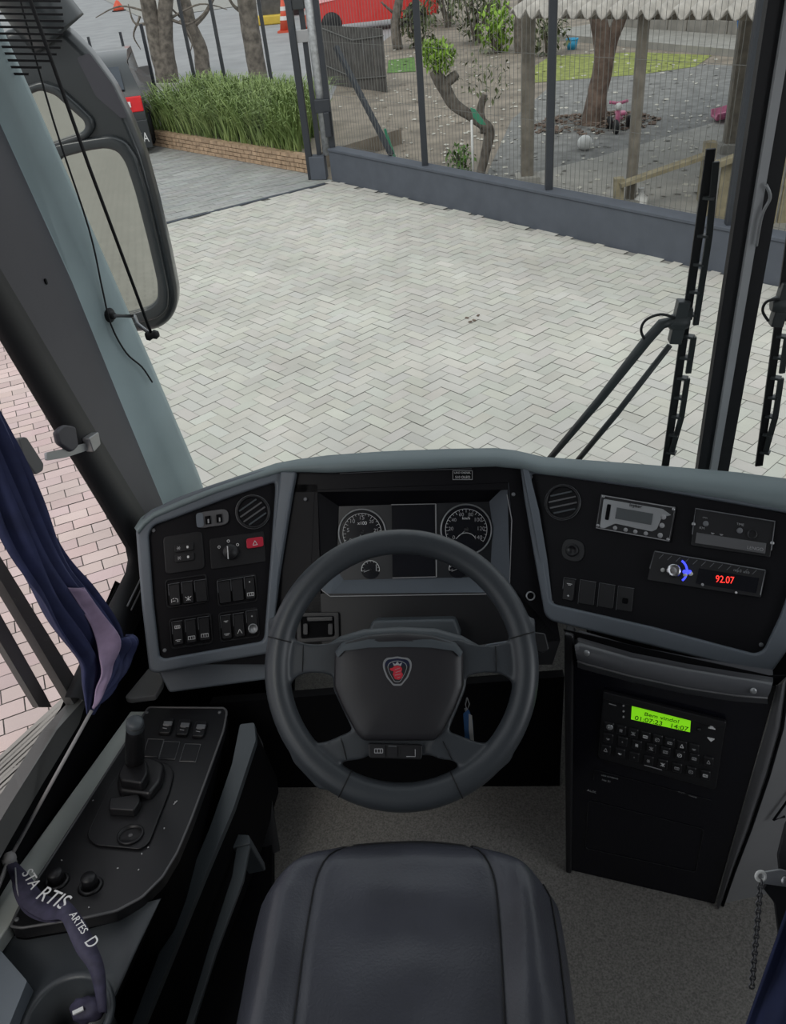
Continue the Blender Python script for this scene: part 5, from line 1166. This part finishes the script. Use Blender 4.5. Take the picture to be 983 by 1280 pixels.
# lilac inner fold
A0, B0 = A_, B_
A_, B_ = sub([(62, 735), (84, 768), (101, 802), (104, 838), (105, 862), (107, 884)], 6), sub([(74, 738), (98, 770), (122, 804), (123, 828), (114, 852), (108, 886)], 6)
cloth(0, 1, 'lilac', 'lilac_fold', .0012, 1, .03, 2)
A_, B_ = sub([(122, 800), (124, 825), (116, 855), (109, 884)], 6), sub([(150, 794), (148, 815), (136, 846), (118, 880)], 6)
cloth(0, 1, 'blue', 'tie_tuck', .006, 2, .02, 6)
tag(MB().tube([SC(108, 888, .01), SC(108, 888, .01).lerp(Pk(20, 1098, .045), .5), Pk(20, 1098, .045)], .0032, 8).build('tie_cord', 'cord', smooth=True), 'pale twisted cord pulled down from the tied curtain', 'cord')
ly = thing('lanyard', Pk(60, 1160, .02), 'dark lavender lanyard with white lettering hanging into the cup holder', 'lanyard')
kn = Pk(20, 1098, .045); MB().ico(kn, .012, 2, (1, 1, 1.2), .5).build('knot', 'cord', ly, smooth=True)
MB().tube([kn, Pk(2, 1128, .03), Pk(-14, 1150, .02)], .004, 8).build('cord_end', 'cord', ly, smooth=True)
pth = [(20, 1100, .04), (34, 1122, .04), (44, 1142, .035), (66, 1156, .035), (88, 1166, .05), (102, 1184, .05), (113, 1203, .03), (124, 1222, .01), (122, 1245, -.04)]
half = [(5, -4), (11, -5), (13, -9), (6, -15), (4, -14), (10, -8), (12, -6), (9, -3), (5, -1)]
P1_ = spline([Pk(x+hx, y+hy, h) for (x, y, h), (hx, hy) in zip(pth, half)], 6); P2_ = spline([Pk(x-hx, y-hy, h+.004) for (x, y, h), (hx, hy) in zip(pth, half)], 6)
o = MB().grid([P1_, [a.lerp(b, .5)+Pk.n*.003 for a, b in zip(P1_, P2_)], P2_]).build('ribbon', 'lav', ly, smooth=True); o.modifiers.new('s', 'SOLIDIFY').thickness = .0015
b2_ = [Pk(26, 1104, .04), Pk(26, 1130, .03), Pk(36, 1150, .022), Pk(56, 1164, .025), Pk(80, 1172, .035)]
o = MB().grid([spline([p+V((-.006, 0, .0)) for p in b2_], 6), spline([p+V((.006, .004, .0)) for p in b2_], 6)]).build('ribbon_back', 'lav', ly, smooth=True); o.modifiers.new('s', 'SOLIDIFY').thickness = .0015
for s, a, b, h, vs in (('STA', (36, 1120), (48, 1141), .050, .9), ('RTIS', (54, 1153), (86, 1167), .052, 1.2), ('ARTES', (96, 1176), (112, 1201), .056, .9), ('D', (113, 1203), (118, 1211), .042, 1.1)):
    text('white_lettering', s, Pk(*a, h), Pk(*b, h), Pk.n, 'white', ly, .001, vs)
mb = MB(); mb.tube(spline([Pk(28, 1112, .05), Pk(30, 1140, .04), Pk(40, 1156, .035)], 5), .0014, 6); mb.build('white_edge', 'dim', ly, smooth=True)
tb = cc+V((.012, .03, -.05)); t = thing('purse', tb, 'small lavender cloth pouch lying inside the cup holder', 'pouch')
MB().ico(tb+V((.0, 0, .015)), .026, 3, (1.1, .7, .8), .3).build('pouch', 'lav', t, smooth=True)
MB().box(tb+V((-.006, -.012, .036)), .016, .006, .003, Matrix.Rotation(.5, 3, 'Z')).build('white_mark', 'white', t)
# right front curtain, bracket, strap, chain
ct = thing('entrance_curtain', D(960, 1270, .95), 'dark navy curtain at the bottom right photo corner beside the hanging chain', 'curtain')
rows = []
for i in range(16):
    s = i/15; e = V((1005-85*s, 1075+240*s)); row = []
    for j in range(25):
        u = j/24; row.append(D(e.x+u*260, e.y+u*12, .95+.02*sin(u*22+s)+.012*noise.noise(V((u*4, s*4, 3)))+.03*(1-u)))
    rows.append(row)
o = MB().grid(rows).build('cloth', 'navy', ct, smooth=True); o.modifiers.new('s', 'SOLIDIFY').thickness = .004
DB = PL(D(960, 1095, 1.02), -fw)
bk = thing('hook_bracket', DB(965, 1105), 'small white metal hook bracket above the hanging chain at the right photo edge', 'bracket')
slab('plate', DB, fillet([(952, 1089), (975, 1085), (1000, 1092), (1000, 1110), (952, 1103)], 3), 0, .004, 'silver', bk, bevel=.001)
c = DB(950, 1094, .003); MB().tube([c+(rt*cos(a)+up*sin(a))*.0055 for a in [k*pi/8 for k in range(16)]], .0022, 8, True).build('eye', 'whitep', bk, smooth=True)
c = DB(979, 1098, .006); MB().lathe([(.006, 0), (.006, .003), (.003, .004)], c, DB.n, 14).build('screw', 'steel', bk, smooth=True)
o = slab('black_strap', DB, fillet([(984, 1030), (1010, 1000), (1010, 1215), (976, 1205), (975, 1170), (970, 1130), (956, 1112), (960, 1104), (976, 1090), (974, 1070)], 3), -.006, -.001, 'rubber', bevel=.002); tag(o, 'black strap behind the white hook bracket at the right photo edge', 'strap')
ch = thing('chain', D(941, 1235, 1.02), 'thin grey chain hanging down from the white hook bracket in front of the floor', 'chain')
a = DB(950, 1099, .003); L_ = .125; mb = MB(); dn = (DB(940, 1235)-a); n_ = 26
for i in range(n_):
    c = a+dn*((i+.5)/n_); e = dn.normalized(); s = (rt if i % 2 else -fw); s = (s-e*s.dot(e)).normalized(); hl = dn.length/n_*.68
    mb.tube([c+e*hl*cos(q)+s*.0032*sin(q) for q in [k*pi/5 for k in range(10)]], .0013, 5, True)
mb.build('links', 'chaindark', ch, smooth=True)
# ================================================================ RIGHT CABINET
CB = pl3(Z(712, 1088, FZ), Z(893, 1130, FZ), Y(718, 806, 1.20))
cb = thing('ticket_cabinet', Z(800, 1110, FZ), 'glossy black cabinet with keypad standing on the floor right of the steering wheel', 'cabinet')
slab('front', CB, [(714, 806), (860, 838), (972, 858), (894, 1131), (712, 1088)], -.03, 0, 'gloss', cb, bevel=.003)
slab('left_edge', CB, [(706, 790), (718, 793), (716, 1020), (715, 1090), (708, 1088)], -.03, .008, 'sw', cb, bevel=.004)
# lip
li = [(718, 806), (724, 803), (790, 822), (860, 836), (920, 846), (967, 853)]
lj = [(722, 826), (730, 829), (790, 845), (860, 860), (920, 869), (960, 872)]
CBl = off(CB, .03)
rows = [[CB(*p, -.01) for p in [(x, y-12) for x, y in li]], [CB(*p, .0) for p in li], [CBl(*p, -.008) for p in [(x, y+3) for x, y in li]], [CBl(p[0]*.5+q_[0]*.5, p[1]*.5+q_[1]*.5, .003) for p, q_ in zip(li, lj)], [CBl(*p, 0) for p in lj], [CBl(x, y+5, -.006) for x, y in lj], [CB(x, y+8, .0) for x, y in lj]]
MB().grid(rows).build('front_lip', 'lip', cb, smooth=True)
MB().tube([CBl(*p, .001) for p in lj], .0022, 6).build('lip_edge', 'grayside', cb, smooth=True)
for p in ((734, 815), (942, 862)): MB().lathe([(.006, 0), (.006, .003), (.003, .004)], CBl(*p, .003), CB.n, 12).build('screw', 'silver', cb, smooth=True)
# right grey side, rounded, running away to the right
fe = [(972, 856), (960, 905), (945, 955), (925, 1025), (905, 1095), (896, 1132)]
fo = [(984, 845), (975, 910), (958, 970), (936, 1035), (915, 1090), (901, 1131)]
fz = [(1060, 800), (1060, 880), (1050, 950), (1040, 990), (1020, 1010), (955, 1075)]
CBs = PL(CB(930, 1000)+V((0, .05, 0)), (CB.n+V((.55, 0, 0))))
r0_ = [CB(*p, 0) for p in fe]; r1_ = [CB(*p, .012) for p in [((a[0]+b[0])/2, (a[1]+b[1])/2) for a, b in zip(fe, fo)]]; r2_ = [CB(*p, 0) for p in fo]
r4_ = [p+V((.30, .10, 0)) for p in r2_]; r3_ = [a.lerp(b, .5) + V((.02, -.01, 0)) for a, b in zip(r2_, r4_)]
MB().grid([r0_, r1_, r2_]).build('corner_trim', 'grayside', cb, smooth=True)
MB().grid([r2_, [p+V((.01, .004, 0)) for p in r2_], r3_, r4_])  .build('right_side', 'sideg', cb, smooth=True)
MB().tube([p+V((.004, -.002, .0)) for p in r2_], .003, 6).build('side_gap', 'deep', cb, smooth=True)
MB().tube([r2_[0].lerp(r4_[0], .3)+V((.01, -.012, 0)), r2_[2].lerp(r4_[2], .25)+V((.01, -.012, 0)), r2_[3].lerp(r4_[3], .12)+V((.01, -.008, .02)), r2_[3].lerp(r4_[3], .2)+V((.01, -.008, .02))], .0025, 6).build('side_groove', 'deep', cb, smooth=True)
slab('top_shelf', CB, [(704, 788), (820, 815), (962, 846), (985, 846), (972, 858), (716, 808)], -.006, -.004, 'deep', cb)
# keypad
kp = thing('keypad_terminal', CB(830, 968), 'black keypad terminal with green lit display set in the right cabinet', 'keypad')
q = [(755, 862), (908, 900), (895, 985), (748, 945)]
slab('body', CB, fillet(q, 5), 0, .007, 'black', kp, bevel=.002)
slab('top_visor', CB, fillet(bq(q, .0, -.03, 1, .08), 3), .004, .014, 'sw', kp, bevel=.002)
lc = slab('green_display', CB, [(790.5, 880), (864, 897), (863, 912), (789.5, 896)], .006, .0085, 'lcd', kp)
dq = [(790.5, 880), (864, 897), (863, 912), (789.5, 896)]
pxtext('display_text', 'Bem vindo!', CB, bil(dq, .22, .46), bil(dq, .80, .46), 'lcdink', lc, .009, .8)
pxtext('display_text', '01:07:23   14:07', CB, bil(dq, .06, .94), bil(dq, .96, .94), 'lcdink', lc, .009, .9)
ex_, ey_ = (1, .245), (-.09, 1)
keys = []
gk = ['dot', 'coach', 'tri', 'flake', 'lamp', 'bar', 'fan', 'coach']
for r_, (x0, y0, x1, y1) in enumerate(((762, 905, 868, 932), (761, 919, 886, 948), (758, 933, 882, 965))):
    for i in range(8):
        s = i/7; x = x0+(x1-x0)*s+ (18 if False else 0); y = y0+(y1-y0)*s
        k = slab('key', CB, fillet(rect(x, y, 12.5, 11, ex_, ey_), 2), .005, .011, 'sw', kp, bevel=.0015, seg=1)
        glyph(CB, x, y, 2.6, ex_, ey_, gk[(i*3+r_*5) % 8], k, 'white' if (i+r_) % 3 == 0 else 'dim', .0118)
dot(CB, (763, 905), .007, .008, 'silver', kp, 'round_key')
for (x, y, d_) in ((890, 907, -1), (889, 919, 1)):
    MB().prism([CB(x-4.5, y-1*1, .008), CB(x+4.5, y+1, .008), CB(x, y+4*d_, .008)], CB.n, 0, .003).build('arrow_key', 'white', kp)
dot(CB, (874, 909), .004, .006, 'sw', kp)
for i in range(3): dot(CB, (780, 879+i*7), .002, .006, 'dim', kp, 'indicator')
MB().bar(CB(762, 876.5, .008), CB(771, 879, .008), .0016, .001, CB.n).build('print', 'dim', kp)
MB().bar(CB(806, 953, .0085), CB(828, 959, .0085), .0016, .001, CB.n).build('print', 'dim', kp)
for s, a, b in (('USO INTERNO', (752, 969), (773, 974)), ('No 21', (753, 975), (763, 977.5)), ('AUX', (734, 988), (745, 991)), ('TAXA', (848, 990), (857, 992)), ('MODO', (861, 994), (871, 997))): pxtext('cabinet_print', s, CB, a, b, 'dim', cb, .001, .8)
q2 = [(744, 962), (890, 1000), (886, 1012), (742, 974)]
MB().tube(on(CB, [q2[3], q2[0], q2[1]], .001), .001, 5).build('lower_slot', 'sw', cb)
MB().tube(on(CB, fillet([(736, 1000), (880, 1036), (870, 1090), (732, 1060)], 4), .001), .0009, 5, True).build('flap_outline', 'sw', cb)
# ================================================================ LIGHT
w = bpy.data.worlds.new('world'); scene.world = w; w.use_nodes = True; N = w.node_tree.nodes; L = w.node_tree.links
bg = N['Background']; tc = N.new('ShaderNodeTexCoord'); sp_ = N.new('ShaderNodeSeparateXYZ'); rp = N.new('ShaderNodeValToRGB')
L.new(tc.outputs['Generated'], sp_.inputs[0]); L.new(sp_.outputs['Z'], rp.inputs[0]); L.new(rp.outputs[0], bg.inputs[0])
rp.color_ramp.elements[0].color = (.74, .77, .80, 1); rp.color_ramp.elements[1].color = (.88, .95, 1.0, 1); bg.inputs[1].default_value = 1.0
sd = bpy.data.lights.new('sun', 'SUN'); sd.energy = 1.0; sd.angle = radians(25); sd.color = (1, .96, .88); so = bpy.data.objects.new('sun', sd); col.objects.link(so)
so.rotation_euler = (radians(38), radians(12), radians(-30))
al = bpy.data.lights.new('door_fill_light', 'AREA'); al.energy = 4.0; al.size = .7; al.color = (.93, .96, 1); ao = bpy.data.objects.new('door_fill_light', al); col.objects.link(ao)  # added fill lamp standing in for daylight through the unseen entrance door
ao.location = (1.6, .35, 2.1); ao.rotation_euler = (radians(8), radians(68), 0)
scene.view_settings.view_transform = 'Standard'; scene.view_settings.exposure = 0
scene.cycles.use_denoising = True
scene.cycles.transparent_max_bounces = 16; scene.cycles.max_bounces = 8; scene.cycles.caustics_reflective = False; scene.cycles.caustics_refractive = False
